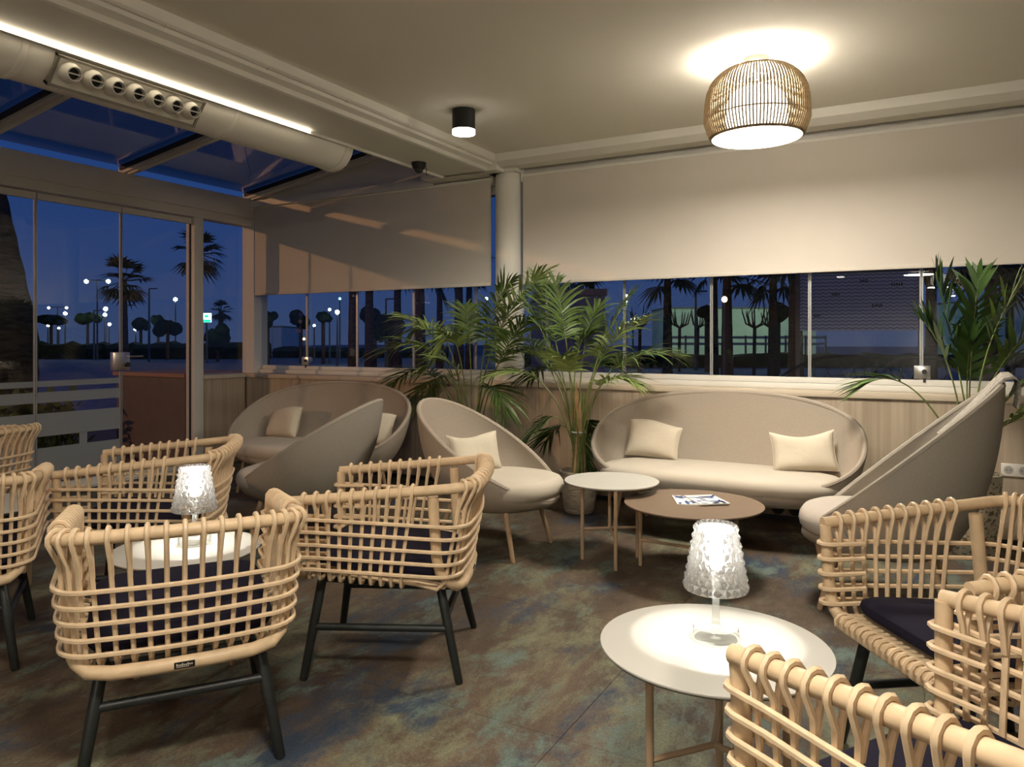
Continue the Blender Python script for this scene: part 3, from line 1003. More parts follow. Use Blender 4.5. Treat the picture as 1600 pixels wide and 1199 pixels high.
lg3 = lounge(1.88, 3.66, RZ_MX, 'grey high-back shell lounge chair with a knitted throw over its top', SHELLG, CUSHG, zb=1.09, yb=-0.46, hw=0.38, yf=0.42)

SLEGS = [(-0.62, 0.22, -0.66, 0.26), (0.62, 0.22, 0.66, 0.26), (-0.55, -0.16, -0.58, -0.20), (0.55, -0.16, 0.58, -0.20)]
def sofa(X, Y, label):
    return make_shell('shell_sofa', 'sofa', label, 0.91, 0.42, -0.40, 0.33, 0.920, 0.70, 0.36, -0.20, 0.265, SHELLF, CUSH,
                      (0.80, 0.435, -0.22, 0.325, 0.455, 0.72), SLEGS, (X, Y, 0), radians(180), ex=0.86, group='oval upholstered shell sofas')
SOFA1 = (-1.22, 5.10)
SOFA2 = (-4.46, 4.66)
sofa(*SOFA1, 'oval taupe shell sofa with two cream pillows under the long window')
sofa(*SOFA2, 'oval taupe shell sofa tucked in the corner beside the glass doors')

def pillow(loc, rot, label, w=0.40, h=0.26, th=0.11, seed=1):
    rnd = random.Random(seed)
    n = 20
    ph = [rnd.uniform(0, 6) for _ in range(4)]
    m = MB()
    def pt(i, j, s):
        u, v = -1 + 2 * i / (n - 1), -1 + 2 * j / (n - 1)
        e = max(0.0, (1 - u ** 4)) ** 0.5 * max(0.0, (1 - v ** 4)) ** 0.5
        pin = 1 - 0.07 * (1 - u * u) * abs(v) ** 3 
        pin2 = 1 - 0.07 * (1 - v * v) * abs(u) ** 3
        z = s * th / 2 * (0.06 + 0.94 * e) * (1 + 0.10 * sin(3 * u + ph[0]) * sin(2.5 * v + ph[1]))
        return (u * w / 2 * pin2, z, v * h / 2 * pin + 0.012 * sin(2 * u + ph[2]) * (1 + v))
    m.grid(lambda i, j: pt(i, j, 1), n, n)
    o = len(m.v)
    m.grid(lambda i, j: pt(i, j, -1), n, n)
    edge = [(i, 0) for i in range(n)] + [(n - 1, j) for j in range(1, n)] + [(i, n - 1) for i in range(n - 2, -1, -1)] + [(0, j) for j in range(n - 2, 0, -1)]
    ids = [j * n + i for i, j in edge]
    L = len(ids)
    m.f += [(ids[k], ids[(k + 1) % L], o + ids[(k + 1) % L], o + ids[k]) for k in range(L)]
    t = thing('pillow', label, 'pillow', loc)
    t.rotation_euler = rot
    t['group'] = 'cream pillows'
    body = m.obj('cover', PILLOW, t, angle=70)
    bm = bmesh.new(); bm.from_mesh(body.data); bmesh.ops.recalc_face_normals(bm, faces=bm.faces); bm.to_mesh(body.data); bm.free()
    MB().tube([Vector(m.v[k]) * 1.0 - Vector((0, m.v[k][1], 0)) for k in ids], 0.004, 5, closed=True).obj('seam', PILLOW, t)
    return t
def sofaloc(S, lx, ly, z):      # sofa local (front +y) to world for 180 deg
    return (S[0] - lx, S[1] - ly, z)
pillow(sofaloc(SOFA1, 0.50, -0.11, 0.575), (radians(-20), radians(2), radians(-4)), 'cream pillow on the oval sofa at the end beside the potted palm', seed=3)
pillow(sofaloc(SOFA1, -0.53, -0.055, 0.572), (radians(-22), radians(-4), radians(14)), 'cream pillow on the oval sofa at the end near the grey high-back chair', w=0.40, seed=5)
pillow(sofaloc(SOFA2, 0.50, -0.11, 0.57), (radians(-20), radians(-3), radians(-6)), 'cream pillow on the corner sofa next to the glass doors', seed=8)
pillow(sofaloc(SOFA2, -0.53, -0.045, 0.575), (radians(-22), radians(3), radians(16)), 'cream pillow on the corner sofa, half hidden by the dark lounge chair', seed=9)
Xk, Yk = cs(-0.145, 4.70)
pillow((Xk - 0.13, Yk + 0.03, 0.580), (radians(-24), radians(4), radians(62)), 'small cream pillow leaning in the pale lounge chair', w=0.38, h=0.24, seed=11)

# throw over the high back
def make_throw():
    X, Y = cs(1.88, 3.66)
    t = thing('throw_blanket', 'grey knitted throw draped over the top of the high-back lounge chair', 'blanket', (X, Y, 0), RZ_MX)
    # profile in the chair's (y, z): down the inside, over the rim, down the outside
    def prof(u):
        dy = 0.042
        pts = [(-0.235, 0.835), (-0.33, 0.935), (-0.42, 1.045), (-0.462, 1.105), (-0.492, 1.138), (-0.522, 1.140), (-0.545, 1.12), (-0.552, 1.08), (-0.548, 1.02), (-0.542, 0.985)]
        k = min(len(pts) - 2, int(u * (len(pts) - 1)))
        f = u * (len(pts) - 1) - k
        return lerp(pts[k][0], pts[k + 1][0], f) + dy, lerp(pts[k][1], pts[k + 1][1], f) - 0.01
    m = MB()
    nu, nv = 22, 26
    def pt(i, j, off):
        u = j / (nv - 1)
        s = -1 + 2 * i / (nu - 1)
        y, z = prof(u)
        fold = 0.010 * sin(s * 9 + 2 * u) + 0.006 * sin(s * 17 + 1)
        wd = 0.085 + 0.02 * sin(u * 5)
        drop = -0.05 * s * s * max(0, 1 - abs(u - 0.45) * 2.2)
        return (s * wd + 0.03, y - 0.006 + off * 0.7 + fold * 0.3, z + drop * 0.4 + off * 0.7 + abs(fold) * 0.6 + 0.006)
    m.grid(lambda i, j: pt(i, j, 0.0), nu, nv)
    m.grid(lambda i, j: pt(i, j, 0.012), nu, nv)
    n = nu * nv
    e = [(i, 0) for i in range(nu)] + [(nu - 1, j) for j in range(1, nv)] + [(i, nv - 1) for i in range(nu - 2, -1, -1)] + [(0, j) for j in range(nv - 2, 0, -1)]
    ids = [j * nu + i for i, j in e]
    L = len(ids)
    m.f += [(ids[k], ids[(k + 1) % L], n + ids[(k + 1) % L], n + ids[k]) for k in range(L)]
    m.obj('cloth', THROW, t, angle=80)
make_throw()

# ================================================================== TABLES
def table(name, label, loc, r, h, top, edge, feet, zst, group, junction=(0, 0), post=False):
    t = thing(name, label, 'table', loc, 0, group)
    MB().lathe([(r - 0.008, h - 0.012), (r - 0.001, h - 0.006), (r, h - 0.002), (r - 0.001, h)], 64).obj('tabletop', top, t, angle=30)
    MB().lathe([(r - 0.03, h - 0.018), (r - 0.006, h - 0.0125)], 64).obj('top_underside', edge, t)
    for (x, y) in feet:
        MB().tube([(x, y, 0), (x, y, 0.004), (x, y, h - 0.012)], 0, 10, rs=[0.010, 0.0115, 0.0115]).obj('leg', TBEIGE, t)
        MB().tube([(x, y, zst), (lerp(x, junction[0], .5), lerp(y, junction[1], .5), zst), (junction[0], junction[1], zst)], 0.009, 8).obj('stretcher', TBEIGE, t)
    if post:
        MB().tube([(junction[0], junction[1], zst - 0.008), (junction[0], junction[1], h - 0.012)], 0.0105, 10).obj('leg', TBEIGE, t)
    return t
def feetpx(centre, lst):
    out = []
    for x, y in lst:
        p = pz(x, y, 0)
        out.append((p.x - centre[0], p.y - centre[1]))
    return out
UNDER = P('dark_edge', (0.10, 0.075, 0.055), 0.6)
GT = 'round side tables on three slim legs'
c1 = pz(955.5, 750.5, 0.46)
table('side_table', 'round white side table standing beside the brown coffee table', (c1.x, c1.y, 0), 0.282, 0.46, TWHITE, UNDER,
      feetpx((c1.x, c1.y), [(910, 874), (962, 892), (996, 871)]), 0.18, GT, (0.0, -0.03), True)
c2 = pz(1083, 786, 0.40)
def tri(r, a0): return [(r * cos(radians(a0 + 120 * k)), r * sin(radians(a0 + 120 * k))) for k in range(3)]
fb = pz(1000.5, 884, 0)
aa = math.degrees(atan2(fb.y - c2.y, fb.x - c2.x))
rb = hypot(fb.y - c2.y, fb.x - c2.x)
table('coffee_table', 'low round brown coffee table with magazines in front of the sofa', (c2.x, c2.y, 0), 0.378, 0.40, TBROWN, UNDER, tri(rb, aa), 0.15, None)
c3 = pz(1115, 1006, 0.46)
table('side_table', 'round white side table under the crystal lamp next to the navy-cushioned armchairs', (c3.x, c3.y, 0), 0.312, 0.46, TWHITE, UNDER,
      [(-0.13, -0.16), (-0.03, 0.19), (0.2, -0.04)], 0.18, GT, (0.0, 0.0))
c4 = pz(292, 856, 0.46)
table('side_table', 'round white side table under the crystal lamp amid the rattan chairs near the doors', (c4.x, c4.y, 0), 0.285, 0.46, TWHITE, UNDER, tri(0.2, 20), 0.18, GT)
X5, Y5 = cs(-2.70, 3.80)
table('side_table', 'bare round white side table between rattan chairs closest to the glass doors', (X5, Y5, 0), 0.285, 0.46, TWHITE, UNDER, tri(0.2, 75), 0.18, GT)

# crystal lamps
def make_lamp(loc, label):
    t = thing('table_lamp', label, 'lamp', loc, 0, 'crystal table lamps')
    MB().lathe([(0.058, 0.0), (0.063, 0.003), (0.063, 0.030), (0.060, 0.034)], 48).obj('base', ACRYLIC, t)
    MB().lathe([(0.0125, 0.034), (0.0105, 0.06), (0.010, 0.16), (0.0145, 0.195)], 20).obj('stem', ACRYLIC, t)
    # faceted shade: rows of diamond studs
    N, ROWS = 22, 8
    z0, z1, r0, r1 = 0.140, 0.322, 0.089, 0.056
    m = MB()
    vs, fs = [], []
    def R(z): return lerp(r0, r1, (z - z0) / (z1 - z0))
    for j in range(2 * ROWS + 1):
        z = lerp(z0, z1, j / (2 * ROWS))
        for k in range(2 * N):
            a = 2 * pi * (k) / (2 * N)
            stud = ((j % 2 == 1) and ((k + (j // 2)) % 2 == 0))
            low = (j % 2 == 0)
            r = R(z) + (0.0055 if stud else (-0.001 if low else -0.0015))
            vs.append((r * cos(a), r * sin(a), z))
    n2 = 2 * N
    for j in range(2 * ROWS):
        for k in range(n2):
            k2 = (k + 1) % n2
            a, b, c, d = j * n2 + k, j * n2 + k2, (j + 1) * n2 + k2, (j + 1) * n2 + k
            if (j + k) % 2: fs += [(a, b, c), (a, c, d)]
            else: fs += [(a, b, d), (b, c, d)]
    off = len(vs)
    for j, z in ((0, z0), (1, z1 - 0.004)):
        for k in range(n2):
            a = 2 * pi * k / n2
            vs.append(((R(z) - 0.008) * cos(a), (R(z) - 0.008) * sin(a), z))
    for k in range(n2):
        k2 = (k + 1) % n2
        fs.append((off + k2, off + k, off + n2 + k, off + n2 + k2))
        fs.append((k2, k, off + k, off + k2))
        fs.append((2 * ROWS * n2 + k, 2 * ROWS * n2 + k2, off + n2 + k2, off + n2 + k))
    m.add(vs, fs).obj('shade', SHADEM, t, smooth=False)
    MB().lathe([(0.008, 0.196), (0.017, 0.20), (0.019, 0.25), (0.019, 0.305), (0.010, 0.312)], 20).obj('light_core', emat('core_emit', (1.0, 0.96, 0.88), 15.0), t)
    MB().lathe([(0.046, 0.306), (0.046, 0.3135)], 32).obj('cap_plate', emat('cap_emit', (1.0, 0.96, 0.88), 5.0), t)
    light('lamp_bulb', 'SPOT', (0, 0, 0.194), P_TABLE, (1.0, 0.95, 0.86), 0.012, t, spot=radians(104), blend=0.05)
    light('lamp_glow', 'POINT', (0, 0, 0.25), P_TABLE * 0.05, (1.0, 0.94, 0.84), 0.03, t)
    return t
l3 = pz(1118.5, 997, 0.46)
make_lamp((l3.x, l3.y, 0.46), 'crystal-shaded table lamp on the table next to the navy-cushioned armchairs')
l4 = pz(304, 850, 0.46)
make_lamp((l4.x, l4.y, 0.46), 'crystal-shaded table lamp on the table amid the rattan chairs near the doors')

# magazines
def magazine(px, py, z, rz, w, h, seed, label):
    p = pz(px, py, z)
    t = thing('magazine', label, 'magazine', (p.x, p.y, z), rz, 'magazines on the coffee table')
    MB().box((-w / 2, -h / 2, 0), (w / 2, h / 2, 0.006)).obj('pages', PAPER, t, smooth=False)
    rnd = random.Random(seed)
    m = MB()
    for _ in range(16):
        cx_, cy_ = rnd.uniform(-w * .42, w * .42), rnd.uniform(-h * .42, h * .42)
        a = rnd.uniform(0, pi)
        l, q = rnd.uniform(.015, .05), rnd.uniform(.006, .014)
        pts = []
        for k_ in range(10):
            b = 2 * pi * k_ / 10
            x, y = l * cos(b), q * sin(b)
            pts.append((max(-w * .49, min(w * .49, cx_ + x * cos(a) - y * sin(a))), max(-h * .49, min(h * .49, cy_ + x * sin(a) + y * cos(a)))))
        m.prism(pts, 'z', 0.0060, 0.0064)
    m.obj('cover_print', BLUE, t, smooth=False)
magazine(1078, 783, 0.4002, radians(24), 0.17, 0.23, 2, 'lower blue and white printed magazine lying on the coffee table')
magazine(1104, 782, 0.4068, radians(38), 0.17, 0.23, 5, 'upper blue and white printed magazine lying across another on the coffee table')

# ================================================================== POTTED PALMS
def frond(t, pts, mat, start=0.42, n=22, ll=0.26, wd=0.016, seed=0, droop=0.35, spread=62):
    rnd = random.Random(seed)
    c = bez(*pts, 40) if len(pts) == 3 else None
    if c is None:
        p0, p1, p2, p3 = [Vector(p) for p in pts]
        c = [p0 * (1 - s) ** 3 + p1 * 3 * s * (1 - s) ** 2 + p2 * 3 * s * s * (1 - s) + p3 * s ** 3 for s in [i / 39 for i in range(40)]]
    fr = empty('frond', (0, 0, 0), 0, t)
    m = MB()
    m.tube(c, 0, 5, rs=[lerp(0.0075, 0.0018, i / 39) for i in range(40)])
    base_loc = Vector(t.location)
    mm = MB()
    for q in range(n):
        f = start + (1 - start) * (q + 0.3) / n
        x = f * 39
        k = min(38, int(x))
        p = lerp(c[k], c[k + 1], x - k)
        tg = (c[min(39, k + 2)] - c[max(0, k - 1)]).normalized()
        side = tg.cross(Vector((0, 0, 1)))
        if side.length < 0.15: side = tg.cross(Vector((0.6, -0.8, 0)))
        side.normalize()
        prog = (q + 0.5) / n
        L = ll * (0.55 + 0.9 * sin(pi * min(1, prog * 0.85 + 0.12))) / 1.3 * rnd.uniform(0.85, 1.12)
        for s in (-1, 1):
            ang = radians(lerp(spread, 18, prog ** 1.3) + rnd.uniform(-7, 7))
            upn = side.cross(tg)
            dr = (tg * cos(ang) + side * s * sin(ang) + upn * rnd.uniform(0.05, 0.35)).normalized()
            wv = dr.cross(upn)
            if wv.length < 1e-3: wv = side.copy()
            wv.normalize()
            wv = (wv + upn * rnd.uniform(-0.5, 0.5)).normalized()
            hd = droop * rnd.uniform(0.6, 1.4)
            ps, ws = [], []
            for j in range(5):
                u = j / 4
                ps.append(p + dr * L * u - Vector((0, 0, 1)) * L * hd * u * u)
                ws.append(wd * (0.35, 1.0, 0.95, 0.6, 0.03)[j] * 0.5)
            vs = []
            for j in range(5):
                vs += [ps[j] - wv * ws[j], ps[j] + wv * ws[j]]
            mm.add(vs, [(2 * j, 2 * j + 1, 2 * j + 3, 2 * j + 2) for j in range(4)])
    for b in (m, mm):
        b.v = [(v[0] - base_loc.x, v[1] - base_loc.y, v[2] - base_loc.z) for v in b.v]
    m.obj('rachis', STEM, fr)
    tag(mm.obj('leaflets', mat, fr, angle=180), kind='stuff')

def pot(t, r0, r1, h, mat):
    MB().lathe([(r0 * .9, 0), (r0, 0.012), (lerp(r0, r1, .45) * 1.04, h * .5), (r1, h * .93), (r1 * 1.02, h), (r1 * .93, h), (r1 * .90, h * .9), (r1 * .86, h * .86)], 36).obj('pot', mat, t)
    MB().lathe([(r1 * .9, h * .84), (r1 * .88, h * .875)], 30).obj('soil', SOIL, t)

# palm by the column, pot behind the pale lounge chair
p1 = pY(737, 700, 5.22)
t1 = thing('potted_palm', 'tall leafy potted palm standing in front of the round white column', 'potted plant', (p1.x, p1.y, 0), 0, 'potted palms along the low wall')
pot(t1, 0.13, 0.165, 0.30, POTM)
S1 = Vector((p1.x, p1.y, 0.27))
F1 = [((690, 520), (612, 600), 5.30, .5, .30), ((712, 500), (655, 640), 5.42, .5, .24), ((770, 530), (830, 500), 4.95, .52, .28), ((748, 480), (800, 440), 5.25, .5, .28), ((705, 500), (630, 500), 4.95, .5, .30),
      ((700, 500), (612, 672), 5.36, .45, .19), ((705, 480), (597, 553), 5.05, .45, .34), ((716, 455), (640, 520), 5.35, .5, .30),
      ((752, 500), (852, 424), 5.10, .50, .30), ((756, 520), (812, 470), 5.40, .5, .28), ((765, 500), (846, 560), 5.20, .52, .30), ((738, 500), (725, 480), 5.45, .55, .22),
      ((728, 520), (668, 575), 4.98, .48, .30), ((758, 540), (790, 640), 5.05, .55, .24), ((720, 470), (690, 540), 4.95, .55, .26)]
for n_, (mid, tip, Yt, st, ll) in enumerate(F1):
    o = random.Random(n_ + 50)
    s0 = S1 + Vector((o.uniform(-.05, .05), o.uniform(-.05, .05), 0))
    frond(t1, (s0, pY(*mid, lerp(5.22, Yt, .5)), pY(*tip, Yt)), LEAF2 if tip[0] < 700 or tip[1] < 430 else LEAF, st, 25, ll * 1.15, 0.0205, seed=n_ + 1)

# palm by the sofa
p2 = pz(905, 800, 0)
t2 = thing('potted_palm', 'bushy potted palm in a rough plaster pot beside the oval sofa', 'potted plant', (p2.x, p2.y, 0), 0, 'potted palms along the low wall')
pot(t2, 0.115, 0.150, 0.315, POTM)
S2 = Vector((p2.x, p2.y, 0.27))
for q in range(9):
    o = random.Random(q + 3)
    a = 2 * pi * q / 9
    MB().tube([(0.045 * cos(a), 0.045 * sin(a), 0.26), (0.03 * cos(a + .3), 0.03 * sin(a + .3), 0.55), (0.035 * cos(a + .6), 0.035 * sin(a + .6), 0.9)], 0, 7, rs=[0.014, 0.012, 0.009]).obj('cane_stem', STEM if q % 3 else DRY, t2)
MB().tube([(0.055 * cos(2 * pi * k / 20), 0.055 * sin(2 * pi * k / 20), 0.605) for k in range(20)], 0.006, 6, closed=True).obj('white_tie', PAPER, t2)
for q, (a, z) in enumerate([(3.9, 0.78), (5.2, 0.72), (4.6, 0.86)]):
    vs = [(0.04 * cos(a) + d_ * sin(a), 0.04 * sin(a) - d_ * cos(a), z + zz) for d_, zz in ((-0.012, -0.14), (0.012, -0.14), (0.018, 0.0), (0.0, 0.13), (-0.016, 0.02))]
    MB().add(vs + [(v[0] * 1.08, v[1] * 1.08, v[2]) for v in vs], [(0, 1, 2, 3, 4), (9, 8, 7, 6, 5), (0, 1, 6, 5), (1, 2, 7, 6), (2, 3, 8, 7), (3, 4, 9, 8), (4, 0, 5, 9)]).obj('dry_sheath', DRY, t2)
F2 = [((885, 560), (838, 432), 5.30, .62, .27, 0), ((893, 540), (868, 440), 5.20, .62, .27, 0), ((910, 560), (985, 462), 5.25, .60, .30, 0), ((915, 530), (1050, 556), 5.10, .58, .32, 0),
      ((915, 560), (985, 598), 4.98, .60, .26, 1), ((875, 530), (790, 520), 5.25, .58, .30, 0), ((872, 550), (772, 585), 5.00, .58, .28, 1), ((885, 590), (824, 690), 4.90, .62, .24, 2),
      ((893, 620), (852, 690), 5.15, .66, .22, 2), ((905, 610), (930, 680), 5.40, .66, .17, 2), ((908, 600), (916, 730), 5.22, .66, .15, 2), ((900, 520), (935, 480), 5.35, .60, .28, 0),
      ((885, 520), (925, 520), 5.20, .62, .24, 0), ((905, 545), (1000, 500), 4.90, .60, .28, 1), ((880, 545), (815, 470), 4.95, .6, .28, 0), ((895, 560), (880, 560), 4.80, .66, .24, 1),
      ((880, 520), (830, 590), 5.35, .6, .26, 2), ((915, 530), (960, 570), 5.38, .6, .26, 2)]
for n_, (mid, tip, Yt, st, ll, mt) in enumerate(F2):
    o = random.Random(n_ + 90)
    s0 = S2 + Vector((o.uniform(-.03, .03), o.uniform(-.03, .03), 0))
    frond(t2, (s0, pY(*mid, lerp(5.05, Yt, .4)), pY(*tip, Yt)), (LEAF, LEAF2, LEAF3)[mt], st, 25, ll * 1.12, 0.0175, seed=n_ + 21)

# palm in the right corner, pot behind the high-back chair
X3, Y3 = pY(1521, 800, 5.28).x, 5.28
t3 = thing('potted_palm', 'potted palm with broad leaves in a tall pale planter behind the high-back chair', 'potted plant', (X3, Y3, 0), 0, 'potted palms along the low wall')
def planter_mat():
    m, t, b = newmat('bark_patterned_planter')
    tcn = t.nodes.new('ShaderNodeTexCoord')
    mp = t.nodes.new('ShaderNodeMapping')
    mp.inputs['Scale'].default_value = (24, 24, 34)
    t.links.new(tcn.outputs['Object'], mp.inputs[0])
    n = t.nodes.new('ShaderNodeTexNoise')
    n.inputs['Scale'].default_value = 1.6
    n.inputs['Detail'].default_value = 3
    t.links.new(mp.outputs[0], n.inputs[0])
    r = t.nodes.new('ShaderNodeValToRGB')
    r.color_ramp.elements[0].position = .40
    r.color_ramp.elements[0].color = (.16, .13, .075, 1)
    r.color_ramp.elements[1].position = .47
    r.color_ramp.elements[1].color = (.52, .47, .37, 1)
    t.links.new(n.outputs[0], r.inputs[0])
    t.links.new(r.outputs[0], b.inputs['Base Color'])
    b.inputs['Roughness'].default_value = .7
    return m
pot(t3, 0.115, 0.15, 0.50, planter_mat())
S3 = Vector((X3, Y3, 0.46))
F3 = [((1428, 545), (1345, 606), 5.10, .62, .26, .022, 0), ((1500, 560), (1462, 425), 5.30, .58, .34, .036, 2), ((1512, 520), (1625, 415), 5.15, .55, .34, .032, 1), ((1500, 560), (1440, 500), 5.25, .6, .32, .034, 2),
      ((1530, 560), (1640, 500), 5.05, .55, .32, .03, 0), ((1535, 620), (1660, 570), 5.20, .55, .30, .028, 0), ((1530, 660), (1640, 640), 5.0, .6, .24, .022, 1), ((1512, 560), (1530, 430), 5.40, .6, .30, .034, 2),
      ((1500, 600), (1520, 520), 5.35, .6, .28, .034, 2)]
for n_, (mid, tip, Yt, st, ll, wd, mt) in enumerate(F3):
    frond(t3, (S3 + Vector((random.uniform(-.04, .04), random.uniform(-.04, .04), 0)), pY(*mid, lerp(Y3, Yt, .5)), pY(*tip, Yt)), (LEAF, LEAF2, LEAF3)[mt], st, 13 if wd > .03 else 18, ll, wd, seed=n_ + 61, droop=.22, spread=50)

# sockets
sk = pY(1586, 735, YB)
so = thing('wall_socket', 'white double wall socket on the oak panel near the tall planter', 'socket', (sk.x, YB, sk.z))
MB().box((-0.075, -0.012, -0.04), (0.085, 0.001, 0.04)).obj('plate', P('socket_white', (0.78, 0.75, 0.70), 0.4), so, smooth=False, bevel=0.004)
for x in (-0.035, 0.045):
    m = MB()
    for a, b in ((0.026, 0.0125), (0.020, 0.0128)):
        m.add([(x + a * cos(2 * pi * k / 20), -b, a * sin(2 * pi * k / 20)) for k in range(20)], [tuple(range(20))])
    q = m.obj('socket_cup', P('socket_grey', (0.45, 0.43, 0.40), 0.5), so, smooth=False)
    MB().tube([(x - 0.009, -0.0135, 0), (x - 0.009, -0.0125, 0)], 0.0035, 8).tube([(x + 0.009, -0.0135, 0), (x + 0.009, -0.0125, 0)], 0.0035, 8).obj('pin_hole', BLACK, so, smooth=False)
fk = pY(1230, 797, YB)
fo = thing('black_socket', 'pair of black round sockets low on the oak panel below the sofa', 'socket', (fk.x, YB, 0.09))
for x in (-0.06, 0.06):
    q = MB().tube([(x, -0.03, 0), (x, 0.002, 0)], 0.045, 20).obj('socket_ring', BLACK, fo)

# ================================================================== OUTSIDE
GZ = -0.15
ASPH = P('asphalt', (0.26, 0.28, 0.33), 0.9, 0.2, var=0.2, scale=3, coords='Object')
struct('ground', MB().box((-160, -60, GZ - 0.2), (110, 190, GZ)), ASPH, smooth=False)
pav = MB().box((-11.5, -3, GZ), (-6.75, 9.5, GZ + 0.03)).box((-6.75, 6.0, GZ), (6, 8.2, GZ + 0.03))
struct('pavement', pav, P('paving', (0.16, 0.14, 0.13), 0.9, 0.2, var=0.15, scale=6), smooth=False)
HEDGE = P('hedge_leaf', (0.020, 0.034, 0.014), 0.9, 0.1, var=0.5, scale=2, bump=1.0)
TRUNK = P('palm_trunk', (0.085, 0.062, 0.045), 0.95, 0.1, var=0.45, scale=5, stretch=(1, 1, 6), bump=1.0)
CROWN = P('palm_crown', (0.026, 0.042, 0.020), 0.8, 0.2, var=0.3, scale=2)
POLE = P('lamp_pole', (0.16, 0.17, 0.17), 0.6, 0.3, 0.4)

def hedge(x0, x1, d, h, label):
    a, b = pD(x0, HY, d), pD(x1, HY, d)
    L = (b - a).length
    n = max(12, int(L / 0.6))
    rnd = random.Random(int(x0 * 7 + d))
    rows = []
    m = MB()
    hs = [h * rnd.uniform(0.86, 1.1) for _ in range(n)]
    dirv = (b - a).normalized()
    nv = Vector((-dirv.y, dirv.x, 0))
    prof = [(-0.7, 0), (-0.8, 0.5), (-0.6, 0.9), (0, 1.0), (0.6, 0.9), (0.8, 0.5), (0.7, 0)]
    m.grid(lambda i, j: tuple(a + dirv * L * i / (n - 1) + nv * prof[j][0] * rnd.uniform(.85, 1.1) - Vector((0, 0, a.z)) + Vector((0, 0, GZ + hs[i] * prof[j][1]))), n, 7)
    o = m.obj('hedge', HEDGE)
    tag(o, label, 'hedge')
hedge(-500, 420, 58, 1.30, 'long dark clipped hedge across the road beyond the glass doors')
hedge(430, 700, 62, 0.9, 'dark hedge beyond the street behind the corner sofa window')
hedge(800, 1900, 40, 0.75, 'low dark green hedge before the pale building behind the long window')

def ext_palm(x, ytop, d, label, trunk_r=0.22, crown=1.9, nfr=26, seed=0, lean=0.0, bottom=None):
    rnd = random.Random(seed)
    top = pD(x, ytop, d)
    t = thing('palm_tree', label, 'palm tree', (top.x, top.y, GZ), 0, 'palm trees outside')
    H = top.z - GZ
    n = 14
    MB().tube([(lean * (1 - i / (n - 1)) , 0, H * i / (n - 1)) for i in range(n)], 0, 12, rs=[trunk_r * (1.35 - 0.55 * i / (n - 1)) * (1 + 0.05 * (i % 2)) for i in range(n)]).obj('trunk', TRUNK, t)
    m = MB()
    for q in range(nfr):
        az = 2 * pi * q / nfr * 2.4 + rnd.uniform(-.2, .2)
        el = radians(rnd.choice([65, 40, 20, 0, -25, -50]) + rnd.uniform(-10, 10))
        L = crown * rnd.uniform(.8, 1.05)
        stem = L * 0.45
        dirv = Vector((cos(az) * cos(el), sin(az) * cos(el), sin(el)))
        p = Vector((0, 0, H)) + dirv * stem
        m.tube([(0, 0, H), p], 0.025, 4, caps=False)
        side = dirv.cross(Vector((0, 0, 1)))
        side = side.normalized() if side.length > .1 else Vector((1, 0, 0))
        up = side.cross(dirv)
        for k_ in range(9):
            a = radians(-70 + 140 * k_ / 8)
            dd = (dirv * cos(a) + side * sin(a)).normalized()
            l = (L - stem) * rnd.uniform(.85, 1.1)
            e = p + dd * l - Vector((0, 0, 0.22 * l))
            mid = p + dd * l * .5
            wv = dd.cross(up).normalized() * 0.07 * crown / 1.9
            m.add([p, mid - wv, e, mid + wv], [(0, 1, 2, 3)])
    tag(m.obj('crown', CROWN, t, smooth=False), kind='stuff')
    return t
ext_palm(193, 440, 46, 'palm tree in the car park behind the glass door lock', 0.22, 2.1, seed=1)
ext_palm(309, 397, 38, 'tall palm tree seen beside the white door post', 0.22, 1.7, seed=2)
ext_palm(345, 487, 60, 'small palm tree near the lit green sign', 0.2, 1.2, seed=3)
# thick trunk right outside the doors
b_ = Vector((-9.9, 4.86, GZ))
bt = thing('palm_tree', 'massive palm trunk just outside the glass doors', 'palm tree', b_, 0, 'palm trees outside')
n = 30
rs_ = []
for i in range(n):
    h = i / (n - 1) * 6.0
    r = 0.44 if h < 1.5 else lerp(0.44, 0.20, min(1, (h - 1.5) / 2.6))
    rs_.append(r * (1.0 + 0.035 * (i % 2)))
MB().tube([(-0.10 * max(0, i / (n - 1) * 6 - 1.5), -0.06 * max(0, i / (n - 1) * 6 - 1.5), i / (n - 1) * 6.0) for i in range(n)], 0, 22, rs=rs_).obj('trunk', TRUNK, bt)
bush = MB()
rnd = random.Random(4)
for q in range(420):
    c = Vector((max(-.5, min(.3, rnd.gauss(-.1, .25))), max(-.7, min(.12, rnd.gauss(-.25, .3))), min(.8, abs(rnd.gauss(0.40, .22)))))
    dr = Vector((rnd.uniform(-1, 1), rnd.uniform(-1, 1), rnd.uniform(-.3, 1))).normalized()
    sd = dr.orthogonal().normalized() * .035
    l = rnd.uniform(.10, .22)
    bush.add([c, c + dr * l * .5 - sd, c + dr * l, c + dr * l * .5 + sd], [(0, 1, 2, 3)])
for q in range(14):
    a = 2 * pi * q / 14
    bush.tube([(0, 0, 0), (.3 * cos(a), .38 * sin(a), .55)], .008, 4)
tb = thing('shrub', 'low bushy shrub outside the glass door with frosted bands', 'shrub', (-8.45, 4.80, GZ + .03))
tag(bush.obj('foliage', P('shrub_leaf', (0.10, 0.12, 0.03), .7, .3, var=.4, scale=6), tb, smooth=False), kind='stuff')
# red-brown clad low wall outside, continuing the oak wall
rw = thing('clad_low_wall', 'red-brown clad low wall outside the right glass door leaf', 'low wall', (-7.32, 5.35, GZ))
MB().box((-0.6, -0.22, 0.0), (0.565, 0.60, 1.06)).obj('body', REDBROWN, rw, smooth=False)
MB().box((-0.63, -0.25, 1.06), (0.59, 0.63, 1.10)).obj('coping', P('clay_coping', (0.40, 0.22, 0.15), .7), rw, smooth=False)

